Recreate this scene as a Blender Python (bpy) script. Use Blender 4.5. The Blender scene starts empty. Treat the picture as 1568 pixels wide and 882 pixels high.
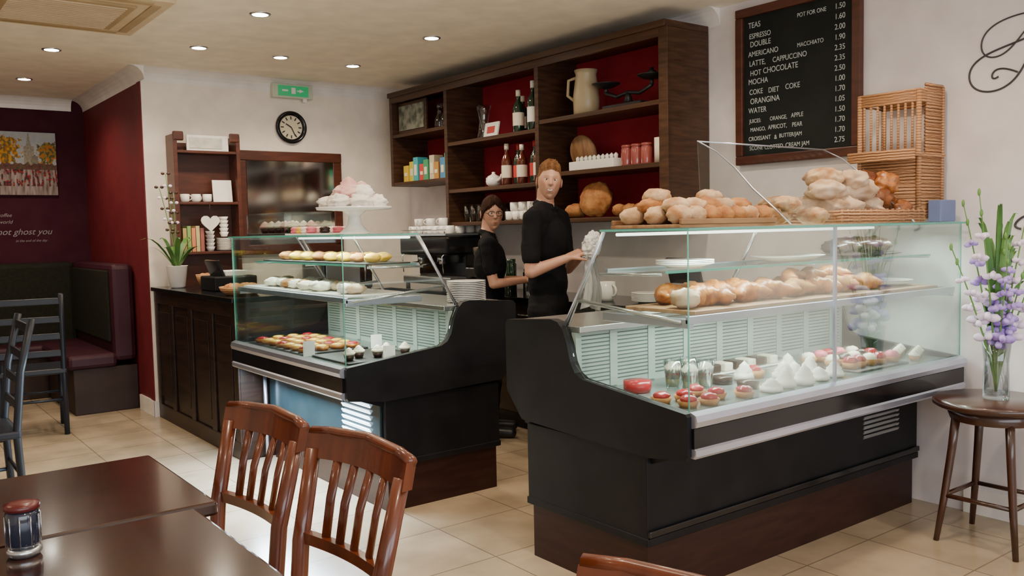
import bpy, bmesh, math, random
import numpy as np
from mathutils import Vector, Matrix, Euler, noise
random.seed(7)
V=Vector
PI=math.pi
# ---------------------------------------------------------------- materials
def M(name,col,rough=.5,metal=0.,col2=None,scale=6.,stretch=(1,1,1),bump=0.,bscale=60.,emis=None,es=0.,coat=0.,spec=.5,contrast=.3,sub=0.,attr=None,alpha=1.):
    m=bpy.data.materials.new(name); m.use_nodes=True
    nt=m.node_tree; N=nt.nodes; Lk=nt.links; b=N['Principled BSDF']
    b.inputs['Roughness'].default_value=rough; b.inputs['Metallic'].default_value=metal
    b.inputs['Coat Weight'].default_value=coat; b.inputs['Coat Roughness'].default_value=.08
    b.inputs['Specular IOR Level'].default_value=spec
    b.inputs['Alpha'].default_value=alpha
    if sub: b.inputs['Subsurface Weight'].default_value=sub; b.inputs['Subsurface Radius'].default_value=(.01,.004,.002)
    c4=(*col,1)
    tc=N.new('ShaderNodeTexCoord'); mp=N.new('ShaderNodeMapping'); mp.inputs['Scale'].default_value=stretch
    Lk.new(tc.outputs['Object'],mp.inputs['Vector'])
    if attr:
        a=N.new('ShaderNodeAttribute'); a.attribute_name=attr; Lk.new(a.outputs['Color'],b.inputs['Base Color'])
    else:
        if col2 is None: col2=tuple(min(1,c*1.12+.004) for c in col)
        no=N.new('ShaderNodeTexNoise'); no.inputs['Scale'].default_value=scale; no.inputs['Detail'].default_value=4
        Lk.new(mp.outputs[0],no.inputs['Vector'])
        cr=N.new('ShaderNodeValToRGB'); cr.color_ramp.elements[0].position=.5-contrast/2; cr.color_ramp.elements[1].position=.5+contrast/2
        cr.color_ramp.elements[0].color=c4; cr.color_ramp.elements[1].color=(*col2,1)
        Lk.new(no.outputs['Fac'],cr.inputs[0]); Lk.new(cr.outputs[0],b.inputs['Base Color'])
    if bump:
        n2=N.new('ShaderNodeTexNoise'); n2.inputs['Scale'].default_value=bscale; Lk.new(mp.outputs[0],n2.inputs['Vector'])
        bp=N.new('ShaderNodeBump'); bp.inputs['Strength'].default_value=bump; bp.inputs['Distance'].default_value=.01
        Lk.new(n2.outputs['Fac'],bp.inputs['Height']); Lk.new(bp.outputs[0],b.inputs['Normal'])
    if emis: b.inputs['Emission Color'].default_value=(*emis,1); b.inputs['Emission Strength'].default_value=es
    return m
def glassmat(name,tint=(.955,.985,.97),refl=.03,rough=.02,k=.42):
    m=bpy.data.materials.new(name); m.use_nodes=True; nt=m.node_tree; N=nt.nodes; Lk=nt.links
    N.remove(N['Principled BSDF']); o=N['Material Output']
    t=N.new('ShaderNodeBsdfTransparent'); t.inputs[0].default_value=(*tint,1)
    g=N.new('ShaderNodeBsdfGlossy'); g.inputs['Roughness'].default_value=rough; g.inputs[0].default_value=(.95,1,.98,1)
    lw=N.new('ShaderNodeLayerWeight'); lw.inputs[0].default_value=.2
    ma=N.new('ShaderNodeMath'); ma.operation='MULTIPLY_ADD'; ma.inputs[1].default_value=k; ma.inputs[2].default_value=refl*.5
    Lk.new(lw.outputs['Fresnel'],ma.inputs[0])
    mx=N.new('ShaderNodeMixShader'); Lk.new(ma.outputs[0],mx.inputs[0]); Lk.new(t.outputs[0],mx.inputs[1]); Lk.new(g.outputs[0],mx.inputs[2])
    Lk.new(mx.outputs[0],o.inputs[0]); return m
def tilemat():
    m=bpy.data.materials.new('floor_tile'); m.use_nodes=True; nt=m.node_tree; N=nt.nodes; Lk=nt.links; b=N['Principled BSDF']
    tc=N.new('ShaderNodeTexCoord'); mp=N.new('ShaderNodeMapping'); mp.inputs['Location'].default_value=(.12,.2,0)
    Lk.new(tc.outputs['Object'],mp.inputs[0])
    br=N.new('ShaderNodeTexBrick'); br.offset=0; br.inputs['Scale'].default_value=1; br.inputs['Brick Width'].default_value=.45; br.inputs['Row Height'].default_value=.45
    br.inputs['Mortar Size'].default_value=.0035; br.inputs['Color1'].default_value=(.36,.285,.195,1); br.inputs['Color2'].default_value=(.41,.33,.235,1); br.inputs['Mortar'].default_value=(.20,.155,.11,1)
    Lk.new(mp.outputs[0],br.inputs['Vector'])
    no=N.new('ShaderNodeTexNoise'); no.inputs['Scale'].default_value=3.5; no.inputs['Detail'].default_value=6; Lk.new(tc.outputs['Object'],no.inputs['Vector'])
    cr=N.new('ShaderNodeValToRGB'); cr.color_ramp.elements[0].color=(.8,.78,.75,1); cr.color_ramp.elements[1].color=(1.1,1.08,1.05,1); cr.color_ramp.elements[0].position=.35; cr.color_ramp.elements[1].position=.65
    Lk.new(no.outputs['Fac'],cr.inputs[0])
    mx=N.new('ShaderNodeMix'); mx.data_type='RGBA'; mx.blend_type='MULTIPLY'; mx.inputs[0].default_value=1
    Lk.new(br.outputs['Color'],mx.inputs[6]); Lk.new(cr.outputs[0],mx.inputs[7]); Lk.new(mx.outputs[2],b.inputs['Base Color'])
    b.inputs['Roughness'].default_value=.22
    bp=N.new('ShaderNodeBump'); bp.inputs['Strength'].default_value=.25; bp.inputs['Distance'].default_value=.003; bp.invert=True
    Lk.new(br.outputs['Fac'],bp.inputs['Height']); Lk.new(bp.outputs[0],b.inputs['Normal'])
    return m
def wickermat(name,c1,c2):
    m=bpy.data.materials.new(name); m.use_nodes=True; nt=m.node_tree; N=nt.nodes; Lk=nt.links; b=N['Principled BSDF']
    tc=N.new('ShaderNodeTexCoord'); w=N.new('ShaderNodeTexWave'); w.inputs['Scale'].default_value=25; w.inputs['Distortion'].default_value=3; w.bands_direction='Z'
    Lk.new(tc.outputs['Object'],w.inputs[0]); cr=N.new('ShaderNodeValToRGB'); cr.color_ramp.elements[0].color=(*c1,1); cr.color_ramp.elements[1].color=(*c2,1)
    Lk.new(w.outputs['Fac'],cr.inputs[0]); Lk.new(cr.outputs[0],b.inputs['Base Color']); b.inputs['Roughness'].default_value=.6
    return m
WHITE=M('wall_paint_white',(.78,.70,.61),.6,bump=.03,bscale=120)
WHITE2=M('wall_paint_grey',(.66,.61,.61),.55,bump=.03,bscale=120)
RED=M('wall_paint_maroon',(.11,.010,.015),.6,col2=(.13,.013,.018),spec=.25)
PURP=M('wall_paint_plum',(.040,.005,.012),.75,spec=.15)
CEIL=M('ceiling_paint',(.84,.76,.62),.7)
TRIM=M('trim_gloss',(.76,.72,.68),.35)
TILE=tilemat()
DARKWOOD=M('dark_oak',(.009,.004,.0025),.4,col2=(.022,.010,.006),scale=5,stretch=(1,1,9),coat=.1,spec=.3)
CABWOOD=M('cabinet_oak',(.034,.014,.006),.45,col2=(.070,.031,.014),scale=6,stretch=(1,1,8),bump=.1,bscale=30,spec=.35)
CABWOODH=M('cabinet_oak_h',(.036,.015,.006),.45,col2=(.074,.032,.014),scale=6,stretch=(1,.15,6),bump=.1,bscale=30,spec=.35)
CRIMSON=M('cabinet_back_crimson',(.24,.008,.018),.7,spec=.2)
TABLEW=M('table_mahogany',(.016,.0045,.003),.17,col2=(.034,.009,.005),scale=5,stretch=(1,10,4),coat=.35)
CHAIRW=M('chair_cherry_wood',(.070,.013,.004),.27,col2=(.125,.027,.007),scale=7,stretch=(2,2,.5),coat=.35)
STOOLW=M('stool_brown_wood',(.032,.010,.005),.28,col2=(.055,.018,.008),coat=.3)
BLACK=M('black_panel',(.0035,.0035,.005),.5,bump=.04,bscale=300,spec=.22)
BLACK2=M('black_gloss',(.004,.004,.005),.15,spec=.4)
PLINTH=M('plinth_maroon_wood',(.018,.005,.0035),.4,col2=(.030,.009,.0065),stretch=(1,1,8),spec=.3)
ALU=M('brushed_aluminium',(.50,.53,.64),.28,metal=.85)
STEEL=M('stainless_steel',(.5,.52,.54),.25,metal=.9)
DECK=M('deck_grey_metal',(.14,.175,.165),.2,metal=.2)
RISER=M('riser_white',(.31,.37,.335),.4)
SLOT=M('dark_slot',(.07,.10,.09),.6)
GLASS=glassmat('counter_glass')
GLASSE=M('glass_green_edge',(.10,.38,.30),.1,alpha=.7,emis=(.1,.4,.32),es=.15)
ACRYL=glassmat('acrylic_sheet',(.90,.92,.93),.22,rough=.08)
DGLASS=glassmat('drinking_glass',(.85,.87,.88),.15,k=.6)
PORC=M('white_porcelain',(.76,.74,.70),.18)
CREAMC=M('cream_ceramic',(.46,.36,.21),.35)
PAPER=M('white_paper',(.76,.74,.69),.6)
BLUEP=M('dark_teal_panel',(.012,.028,.036),.2,metal=.0)
LUM=M('vent_louvre_daylight_glow',(.8,.9,1),.4,emis=(.72,.88,1),es=3.2)  # emission stands in for daylight reflected off the white louvres
TUBE=M('fluorescent_tube',(1,1,1),.4,emis=(.9,1,.93),es=3)
BULB=M('downlight_lamp',(1,1,1),.4,emis=(1,.93,.8),es=80)
BREAD=M('bread_crust',(.27,.09,.018),.75,col2=(.50,.24,.07),scale=14,bump=.5,bscale=45)
FLOUR=M('floury_bread',(.34,.15,.05),.85,col2=(.58,.42,.25),scale=16,bump=.5,bscale=40,contrast=.3)
DBREAD=M('dark_crust',(.09,.02,.005),.5,col2=(.27,.085,.018),scale=14,bump=.4,bscale=40)
PALEB=M('pale_bread',(.40,.25,.135),.85,col2=(.60,.46,.33),scale=12,bump=.4,bscale=30)
CROI=M('croissant_glaze',(.22,.055,.008),.35,col2=(.48,.18,.035),scale=34)
CHOC=M('chocolate',(.025,.009,.005),.3)
MERI=M('meringue',(.78,.73,.65),.6)
PINK=M('pink_meringue',(.70,.36,.32),.6,col2=(.80,.62,.54),scale=10)
PINK2=M('pink_icing',(.66,.13,.18),.4)
REDB=M('red_berry',(.30,.010,.015),.25)
TEAL=M('teal_icing',(.08,.38,.34),.4)
YEL=M('yellow_lemon',(.70,.42,.035),.4)
CREAM=M('whipped_cream',(.76,.69,.54),.5)
WICK=wickermat('wicker',(.22,.09,.03),(.54,.28,.125))
BOARDW=M('bread_board',(.20,.095,.038),.5,col2=(.32,.175,.08),stretch=(1,6,1))
GREEN=M('leaf_green',(.03,.11,.018),.45,col2=(.07,.19,.03))
LGREEN=M('stem_green',(.10,.23,.045),.45)
LILAC=M('lilac_petal',(.28,.16,.56),.5,col2=(.48,.36,.74),scale=30)
WPET=M('white_petal',(.70,.60,.76),.5)
SLATE=M('chalkboard_slate',(.004,.006,.006),.6,spec=.25)
FRAMEW=M('frame_red_oak',(.055,.013,.006),.38,col2=(.088,.023,.010),stretch=(1,1,5))
CHALK=M('chalk',(.48,.52,.49),.9)
GOTHIC=M('wall_lettering',(.03,.026,.03),.5)
SILVERL=M('silver_lettering',(.24,.19,.20),.5)
BTLG=M('bottle_green_glass',(.006,.022,.009),.08,coat=.4)
BTLR=M('bottle_amber',(.08,.014,.005),.08,coat=.4)
LABEL=M('label_cream',(.66,.60,.46),.6)
LABELR=M('label_red',(.42,.03,.025),.6)
IRON=M('cast_iron',(.012,.011,.011),.45)
SEATP=M('booth_plum_vinyl',(.030,.004,.011),.5,spec=.3)
SEATG=M('booth_green_fabric',(.009,.010,.006),.85,col2=(.015,.015,.009),scale=40,spec=.2)
SEATB=M('booth_base_brown',(.030,.017,.014),.65,spec=.25)
DCHAIR=M('dark_chair_blue_black',(.006,.009,.016),.4,spec=.35)
EXITG=M('exit_green',(.015,.22,.08),.4,emis=(.02,.35,.12),es=.5)
MIRR=M('mirror_glass',(.70,.70,.65),.10,metal=1.)
ACTAN=M('ac_tan',(.34,.24,.12),.5)
ACCR=M('ac_cream',(.56,.44,.28),.5)
def boxc(c): return M('tin_%d'%random.randint(0,99999),c,.4)
# ---------------------------------------------------------------- mesh builder
class MB:
    def __init__(s): s.bm=bmesh.new(); s.mats=[]
    def mi(s,m):
        if m not in s.mats: s.mats.append(m)
        return s.mats.index(m)
    def add(s,vs,fs,mat,smooth=False,T=None):
        i=s.mi(mat); bv=[s.bm.verts.new((T@V(v)) if T is not None else v) for v in vs]
        for f in fs:
            try:
                fc=s.bm.faces.new([bv[k] for k in f]); fc.material_index=i; fc.smooth=smooth
            except ValueError: pass
    def box(s,lo,hi,mat,bev=0.,T=None):
        t=bmesh.new(); bmesh.ops.create_cube(t,size=1)
        c=[(a+b)/2 for a,b in zip(lo,hi)]; d=[abs(b-a) for a,b in zip(lo,hi)]
        for v in t.verts: v.co=V((v.co.x*d[0]+c[0],v.co.y*d[1]+c[1],v.co.z*d[2]+c[2]))
        if bev: bmesh.ops.bevel(t,geom=t.edges[:],offset=min(bev,min(d)*.45),segments=2,affect='EDGES',profile=.5)
        t.verts.index_update()
        s.add([tuple(v.co) for v in t.verts],[[v.index for v in f.verts] for f in t.faces],mat,False,T); t.free()
    def obox(s,c,d,mat,rz=0,bev=0.,T=None,e=None):
        Mx=Matrix.Translation(V(c))@((e or Euler((0,0,rz))).to_matrix().to_4x4())
        if T is not None: Mx=T@Mx
        s.box([-k/2 for k in d],[k/2 for k in d],mat,bev,Mx)
    def prism(s,poly,ax,lo,hi,mat,T=None,smooth=False):
        def P(p,h):
            return {0:(h,p[0],p[1]),1:(p[0],h,p[1]),2:(p[0],p[1],h)}[ax]
        n=len(poly); vs=[P(p,lo) for p in poly]+[P(p,hi) for p in poly]
        fs=[list(range(n)),list(range(n,2*n))[::-1]]+[[i,(i+1)%n,n+(i+1)%n,n+i] for i in range(n)]
        s.add(vs,fs,mat,smooth,T)
    def lathe(s,prof,c,mat,seg=28,T=None,sx=1,sy=1,tw=0,cap=True):
        vs=[];fs=[];n=len(prof)
        if n==2 and (prof[0][0]<1e-5 or prof[1][0]<1e-5 or abs(prof[0][0]-prof[1][0])<1e-6): cap=(abs(prof[0][0]-prof[1][0])<1e-6 and cap=='y')
        for j,(r,z) in enumerate(prof):
            for k in range(seg):
                a=2*PI*k/seg
                rr=r*(1+tw*math.cos(5*a+j*.8))
                vs.append((c[0]+rr*math.cos(a)*sx,c[1]+rr*math.sin(a)*sy,c[2]+z))
        for j in range(n-1):
            for k in range(seg): fs.append([j*seg+k,j*seg+(k+1)%seg,(j+1)*seg+(k+1)%seg,(j+1)*seg+k])
        if cap and prof[0][0]>1e-5: fs.append(list(range(seg))[::-1])
        if cap and prof[-1][0]>1e-5: fs.append([(n-1)*seg+k for k in range(seg)])
        s.add(vs,fs,mat,True,T)
    def cyl(s,c,r,h,mat,r2=None,seg=24,T=None): s.lathe([(0,0),(r,0),(r if r2 is None else r2,h),(0,h)],c,mat,seg,T,cap=False)
    def tube(s,pts,rad,mat,seg=8,T=None,cap=True,flat=1.):
        pts=[V(p) for p in pts]; n=len(pts)
        if not hasattr(rad,'__len__'): rad=[rad]*n
        up=V((0,0,1)); vs=[];fs=[]; prev=None
        for i,p in enumerate(pts):
            t=(pts[min(i+1,n-1)]-pts[max(i-1,0)]).normalized()
            if prev is None: a=t.cross(up); a=a if a.length>.05 else t.cross(V((1,0,0)))
            else: a=prev-t*prev.dot(t)
            a.normalize(); prev=a; b=t.cross(a)
            for k in range(seg):
                th=2*PI*k/seg; vs.append(tuple(p+(a*math.cos(th)+b*math.sin(th)*flat)*rad[i]))
        for i in range(n-1):
            for k in range(seg): fs.append([i*seg+k,i*seg+(k+1)%seg,(i+1)*seg+(k+1)%seg,(i+1)*seg+k])
        if cap: fs+= [list(range(seg))[::-1],[(n-1)*seg+k for k in range(seg)]]
        s.add(vs,fs,mat,True,T)
    def ell(s,c,r,mat,rz=0,lump=0.,ls=3.,seg=20,rings=12,T=None,e=None,cuts=0):
        vs=[];fs=[];R=(e or Euler((0,0,rz))).to_matrix(); off=V((random.random()*50,random.random()*50,0))
        def pt(d):
            k=1+lump*noise.noise(d*ls+off)
            if cuts and d.z>.2: k-=.10*max(0,math.cos(d.x*cuts*PI))**6*d.z
            p=V((d.x*r[0]*k,d.y*r[1]*k,d.z*r[2]*k)); return tuple(R@p+V(c))
        vs.append(pt(V((0,0,-1))))
        for j in range(1,rings):
            ph=-PI/2+PI*j/rings
            for k in range(seg):
                a=2*PI*k/seg; vs.append(pt(V((math.cos(ph)*math.cos(a),math.cos(ph)*math.sin(a),math.sin(ph)))))
        vs.append(pt(V((0,0,1)))); t=len(vs)-1
        for k in range(seg): fs.append([0,1+(k+1)%seg,1+k]); fs.append([t,t-seg+k,t-seg+(k+1)%seg])
        for j in range(rings-2):
            b=1+j*seg
            for k in range(seg): fs.append([b+k,b+(k+1)%seg,b+seg+(k+1)%seg,b+seg+k])
        s.add(vs,fs,mat,True,T)
    def fin(s,name,recalc=True,parent=None):
        if recalc: bmesh.ops.recalc_face_normals(s.bm,faces=s.bm.faces[:])
        me=bpy.data.meshes.new(name); s.bm.to_mesh(me); s.bm.free()
        for m in s.mats: me.materials.append(m)
        o=bpy.data.objects.new(name,me); bpy.context.scene.collection.objects.link(o)
        if parent: o.parent=parent
        return o
def TR(x,y,z,rz=0): return Matrix.Translation(V((x,y,z)))@Matrix.Rotation(rz,4,'Z')
def slab(name,lo,hi,mat): b=MB(); b.box(lo,hi,mat); return b.fin(name)
def text(s,loc,size,mat,rot,parent=None,ext=.0008,sx=1.,name='lettering',shear=0,align='LEFT'):
    c=bpy.data.curves.new(name,'FONT'); c.body=s; c.size=size; c.extrude=ext; c.shear=shear; c.align_x=align; c.materials.append(mat)
    o=bpy.data.objects.new(name,c); o.location=loc; o.rotation_euler=rot; o.scale=(sx,1,1)
    bpy.context.scene.collection.objects.link(o)
    if parent: o.parent=parent
    return o
RW=(PI/2,0,-PI/2); BW=(PI/2,0,0)
# ---------------------------------------------------------------- room shell
XW,YW,YB,ZC=4.18,6.99,8.97,2.65
XL,YF=-3.2,-2.4
slab('floor',(XL,YF,-.1),(XW+.1,YB+.1,0),TILE)
slab('ceiling',(XL,YF,ZC),(XW+.1,YB+.1,ZC+.1),CEIL)
slab('wall_right',(XW,YF,0),(XW+.1,YW+.1,ZC),WHITE2)
slab('wall_back',(1.86,YW,0),(XW,YW+.1,ZC),WHITE)
slab('wall_partition',(1.86,YW+.1,0),(1.96,YB,ZC),RED)
slab('wall_far',(XL,YB,0),(1.96,YB+.1,ZC),PURP)
slab('wall_left',(XL-.1,YF,0),(XL,YB+.1,ZC),WHITE)
b=MB(); b.box((1.852,YW+.012,.12),(1.86,YW+.1,ZC-.1),RED); b.fin('trim_1')
b=MB(); b.box((XL,YF-.1,0),(XW,YF,.6),WHITE); b.box((XL,YF-.1,2.3),(XW,YF,ZC),WHITE); b.box((XL,YF-.1,.6),(-2.6,YF,2.3),WHITE); b.box((3.6,YF-.1,.6),(XW,YF,2.3),WHITE); b.fin('wall_front')
b=MB()
for x in (-2.6,-.55,1.5,3.55): b.box((x,YF-.08,.6),(x+.05,YF-.02,2.3),DARKWOOD)
b.box((-2.6,YF-.08,.6),(3.6,YF-.02,.65),DARKWOOD); b.box((-2.6,YF-.08,2.25),(3.6,YF-.02,2.3),DARKWOOD); b.fin('window_1')
def coving(name,axis,pos,lo,hi,sgn):
    k=.10; prof=[(0,0)]+[(k*(1-math.sin(t)),-k*(1-math.cos(t))) for t in [0,.3,.6,.9,1.2,PI/2]]
    b=MB(); poly=[(pos+sgn*p[0],ZC+p[1]) for p in prof]
    b.prism(poly,axis,lo,hi,TRIM); return b.fin(name)
coving('trim_2',0,YW,1.86,XW,-1)
coving('trim_3',1,XW,3.42,YW-.1,-1)
coving('trim_4',1,1.86,YW-.1,YB,-1)
coving('trim_5',0,YB,XL,1.76,-1)
slab('baseboard_right',(XW-.015,YF,0),(XW,1.97,.12),TRIM)
slab('baseboard_partition',(1.845,YW-.01,0),(1.86,7.40,.12),TRIM)
slab('baseboard_back',(1.845,YW-.015,0),(1.889,YW,.12),TRIM)
slab('baseboard_far',(XL,YB-.015,0),(.4,YB,.12),TRIM)
# ---------------------------------------------------------------- ceiling fittings
dl=[(2.0,4.97),(1.2,6.62),(1.23,7.93),(2.0,6.06),(2.59,6.09),(3.18,6.12),(3.17,4.98),(2.0,3.3),(3.17,3.3),(.8,3.6),(2.0,2.0),(3.2,1.9),(.8,2.2),(0.2,7.2),(2.0,.8),(.6,.6),(3.3,.6),(-1.2,3.5),(-1.2,5.5)]
for x,y in dl:
    b=MB(); b.lathe([(.044,-.003),(.046,-.006),(.054,-.007),(.060,-.005),(.061,0)],(x,y,ZC),STEEL,cap=False); b.cyl((x,y,ZC-.0055),.045,.003,BULB); b.fin('ceiling_downlight')
    l=bpy.data.lights.new('downlight','SPOT'); l.energy=64; l.spot_size=2.6; l.spot_blend=.8; l.shadow_soft_size=.06; l.color=(1,.80,.58)
    o=bpy.data.objects.new('downlight_beam',l); o.location=(x,y,ZC-.02); bpy.context.scene.collection.objects.link(o)
b=MB(); x0,x1,y0,y1=.55,1.5,4.87,5.8
b.box((x0,y0,ZC-.03),(x1,y1,ZC),ACCR,.008); b.box((x0+.16,y0+.16,ZC-.042),(x1-.16,y1-.16,ZC-.028),ACTAN,.004)
for (lo,hi) in (((x0+.1,y0+.05),(x1-.1,y0+.10)),((x0+.1,y1-.10),(x1-.1,y1-.05)),((x0+.05,y0+.1),(x0+.10,y1-.1)),((x1-.10,y0+.1),(x1-.05,y1-.1))):
    b.box((lo[0],lo[1],ZC-.036),(hi[0],hi[1],ZC-.029),ACTAN,.002)
for i in range(14):
    yy=y0+.2+i*.041; b.box((x0+.2,yy,ZC-.048),(x1-.2,yy+.014,ZC-.041),ACCR)
b.fin('ceiling_air_conditioner')
# ---------------------------------------------------------------- display counters
def counter(name,T,L,split,front_panel):
    b=MB()
    prof=[(-.01,.60),(0,.585),(.19,.56),(.9,.585),(1.0,.70),(1.0,.985),(.985,1.0),(.70,1.02),(.66,1.012),(.63,.985),(.605,.93),(.585,.86),(.56,.82),(.52,.80),(0,.745),(-.01,.735)]
    for x0,x1 in ((-.02,.02),(L-.02,L+.02)): b.prism(prof,0,x0,x1,BLACK,T)
    b.prism([(0,.60),(.19,.53),(.93,.56),(.93,.715),(0,.715)],0,.02,L-.02,BLACK,T)
    b.box((.0,.20,.225),(L,.89,.57),BLACK,.004,T); b.box((.015,.215,0),(L-.015,.875,.225),PLINTH,0,T)
    b.box((-.004,.194,.225),(L+.004,.896,.255),BLACK,.004,T)
    b.prism([(-.012,.695),(-.03,.70),(-.036,.72),(-.03,.74),(-.005,.75),(-.005,.695)],0,.0,L,ALU,T)
    b.box((.0,-.022,.625),(L,-.004,.695),BLACK2,0,T)
    b.prism([(-.025,.592),(-.03,.60),(-.03,.62),(-.022,.626),(.0,.626),(.0,.592)],0,.0,L,ALU,T)
    b.box((.02,.0,.715),(L-.02,.6,.735),DECK,0,T)
    b.box((.02,.595,.735),(L-.02,.62,.97),RISER,0,T)
    for r in range(13):
        z=.765+r*.0155
        b.box((.05,.593,z),(L-.05,.5955,z+.0045),SLOT,0,T)
    for k in range(1,int(L/.22)+1):
        if k*.22<L-.03: b.box((k*.22-.02,.590,.74),(k*.22+.02,.5955,.965),RISER,0,T)
    b.box((.02,.57,.97),(L-.02,1.0,.995),STEEL,.003,T); b.box((.02,.62,.735),(L-.02,.93,.97),BLACK,0,T)
    if front_panel:
        b.box((.03,.185,.24),(L-.03,.2,.545),BLUEP,.003,T)
        for i in range(9): b.obox((L-.27,.18,.27+i*.031),(.30,.006,.020),LUM,T=T,e=Euler((.5,0,0)))
        b.box((L-.44,.176,.25),(L-.10,.186,.262),ALU,0,T); b.box((L-.44,.176,.542),(L-.10,.186,.552),ALU,0,T)
        b.box((.03,.180,.225),(L-.03,.19,.245),ALU,0,T)
        b.tube([(.05,.15,.56),(.05,.15,0)],.012,ALU,8,T)
    else:
        for i in range(8): b.obox((L-.33,.197,.40+i*.022),(.30,.006,.014),STEEL,T=T,e=Euler((.5,0,0)))
        b.box((-.0,.185,.26),(L,.2,.285),BLACK2,.004,T)
    g=.003
    xs=[0]+split+[L]
    for a,c in zip(xs[:-1],xs[1:]): b.box((a+.002,-g,.748),(c-.002,g,1.363),GLASS,0,T)
    for s_ in split: b.box((s_-.006,-.006,.748),(s_+.006,.006,1.366),ALU,.001,T)
    gp=[(.0,.748),(.0,1.363),(.405,1.363),(.635,1.0),(.60,.93),(.575,.85),(.52,.80)]
    for x in (0,L): b.prism(gp,0,x-g,x+g,GLASS,T)
    for x in (0,L):
        b.tube([(x,.405,1.363),(x,.637,1.0)],.006,ALU,6,T); b.tube([(x,0,.75),(x,0,1.365)],.003,GLASSE,6,T)
    b.box((-.015,-.015,1.363),(L+.015,.41,1.373),GLASS,0,T)
    for lo,hi in (((-.015,-.017,1.364),(L+.015,-.014,1.372)),((-.017,-.015,1.364),(-.014,.41,1.372)),((L+.014,-.015,1.364),(L+.017,.41,1.372))): b.box(lo,hi,GLASSE,0,T)
    b.box((.03,.03,1.062),(L-.03,.44,1.070),GLASS,0,T); b.box((.02,.015,1.045),(L-.02,.032,1.072),ALU,.002,T)
    b.box((.02,.02,1.03),(.05,.44,1.062),ALU,.002,T); b.box((L-.05,.02,1.03),(L-.02,.44,1.062),ALU,.002,T)
    b.box((.03,.13,1.215),(L-.03,.42,1.222),GLASS,0,T); b.box((.03,.127,1.214),(L-.03,.131,1.223),GLASSE,0,T); b.box((.03,.42,1.205),(L-.03,.435,1.225),ALU,0,T)
    for x in (.02,L*.5,L-.02):
        b.tube([(x,.43,1.36),(x,.64,1.0)],.008,STEEL,6,T)
        b.tube([(x,.45,1.205),(x,.14,1.21)],.006,STEEL,6,T)
        b.tube([(x,.58,1.10),(x,.05,1.05)],.008,STEEL,6,T)
    b.tube([(.06,.40,1.352),(L-.06,.40,1.352)],.006,TUBE,8,T)
    b.tube([(.06,.42,1.045),(L-.06,.42,1.045)],.006,TUBE,8,T)
    o=b.fin(name)
    for z,en,yy in ((1.345,12*L,.16),(1.03,8.5*L,.26)):
        l=bpy.data.lights.new('case_light','AREA'); l.shape='RECTANGLE'; l.size=L*.9; l.size_y=.04; l.energy=en; l.color=(.88,1,.92); l.spread=2.8
        lo=bpy.data.objects.new('case_strip_light',l); lo.matrix_world=T@Matrix.Translation(V((L/2,yy,z))); bpy.context.scene.collection.objects.link(lo)
    return o
TRc=TR(2.25,1.98,0); LR=1.88
TLc=TR(1.862,5.20,0,-PI/2); LL=1.45
counter('refrigerated_display_counter',TRc,LR,[.86],False)
counter('refrigerated_display_counter',TLc,LL,[],True)
# ---------------------------------------------------------------- dark counter by the wall
b=MB(); X0=1.89
b.box((X0,5.23,.0),(2.45,6.97,.97),DARKWOOD); b.box((X0-.035,5.225,.97),(2.48,6.975,1.0),BLACK2,.004); b.box((X0-.012,5.23,0),(X0,6.97,.11),DARKWOOD,.003); b.box((X0-.015,5.23,.88),(X0,6.97,.97),DARKWOOD,.003)
for i in range(4):
    y=5.26+i*.43; b.box((X0-.014,y-.03,.11),(X0,y+.05,.88),DARKWOOD,.003); b.box((X0-.006,y+.09,.17),(X0,y+.36,.82),DARKWOOD,.005)
b.box((X0-.014,6.9,.11),(X0,6.97,.88),DARKWOOD,.003)
b.fin('panelled_counter')
b=MB(); b.box((3.66,3.02,.08),(4.165,6.97,.88),BLACK); b.box((3.62,3.01,.88),(4.17,6.975,.92),BLACK2,.004); b.box((3.70,3.03,0),(4.15,6.96,.08),BLACK)
for i in range(8):
    y=3.06+i*.485; b.box((3.65,y,.12),(3.66,y+.46,.86),DARKWOOD,.003); b.tube([(3.64,y+.08,.8),(3.64,y+.2,.8)],.005,STEEL,6)
b.fin('back_work_counter')
b=MB(); b.box((2.95,6.42,.08),(3.60,6.97,.88),BLACK); b.box((2.93,6.40,.88),(3.615,6.975,.92),BLACK2,.004); b.box((2.97,6.46,0),(3.58,6.96,.08),BLACK); b.box((3.0,6.41,.12),(3.55,6.42,.84),DARKWOOD,.003); b.fin('corner_work_counter')
# ---------------------------------------------------------------- cabinet
b=MB(); xf,xb=3.81,4.175
def shelf(y0,y1,z,m=CABWOODH): b.box((xf+.005,y0,z-.028),(xb,y1,z),m,.002)
b.box((xf-.02,3.50,2.52),(xb,6.69,2.56),CABWOODH,.004); b.box((xf-.005,3.52,2.47),(xf+.02,6.67,2.52),CABWOODH)
b.box((xb-.012,3.54,1.44),(xb,5.82,2.52),CRIMSON); b.box((xb-.012,5.82,1.78),(xb,6.65,2.52),CRIMSON)
b.box((xf,3.50,1.42),(xb,3.545,2.52),CABWOOD,.003)
b.box((xf,4.67,1.42),(xb,4.71,2.52),CABWOOD,.003); b.box((xf,5.80,1.42),(xb,5.84,2.52),CABWOOD,.003); b.box((xf,6.65,1.77),(xb,6.69,2.52),CABWOOD,.003)
b.box((xf-.006,3.49,1.42),(xf+.0,3.56,2.53),CABWOOD,.002)
for z in (2.115,1.755,1.445): shelf(3.545,4.67,z)
for z in (2.065,1.70,1.445): shelf(4.71,5.80,z)
for z in (2.205,1.80): shelf(5.84,6.65,z)
b.fin('open_shelf_cabinet')
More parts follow.
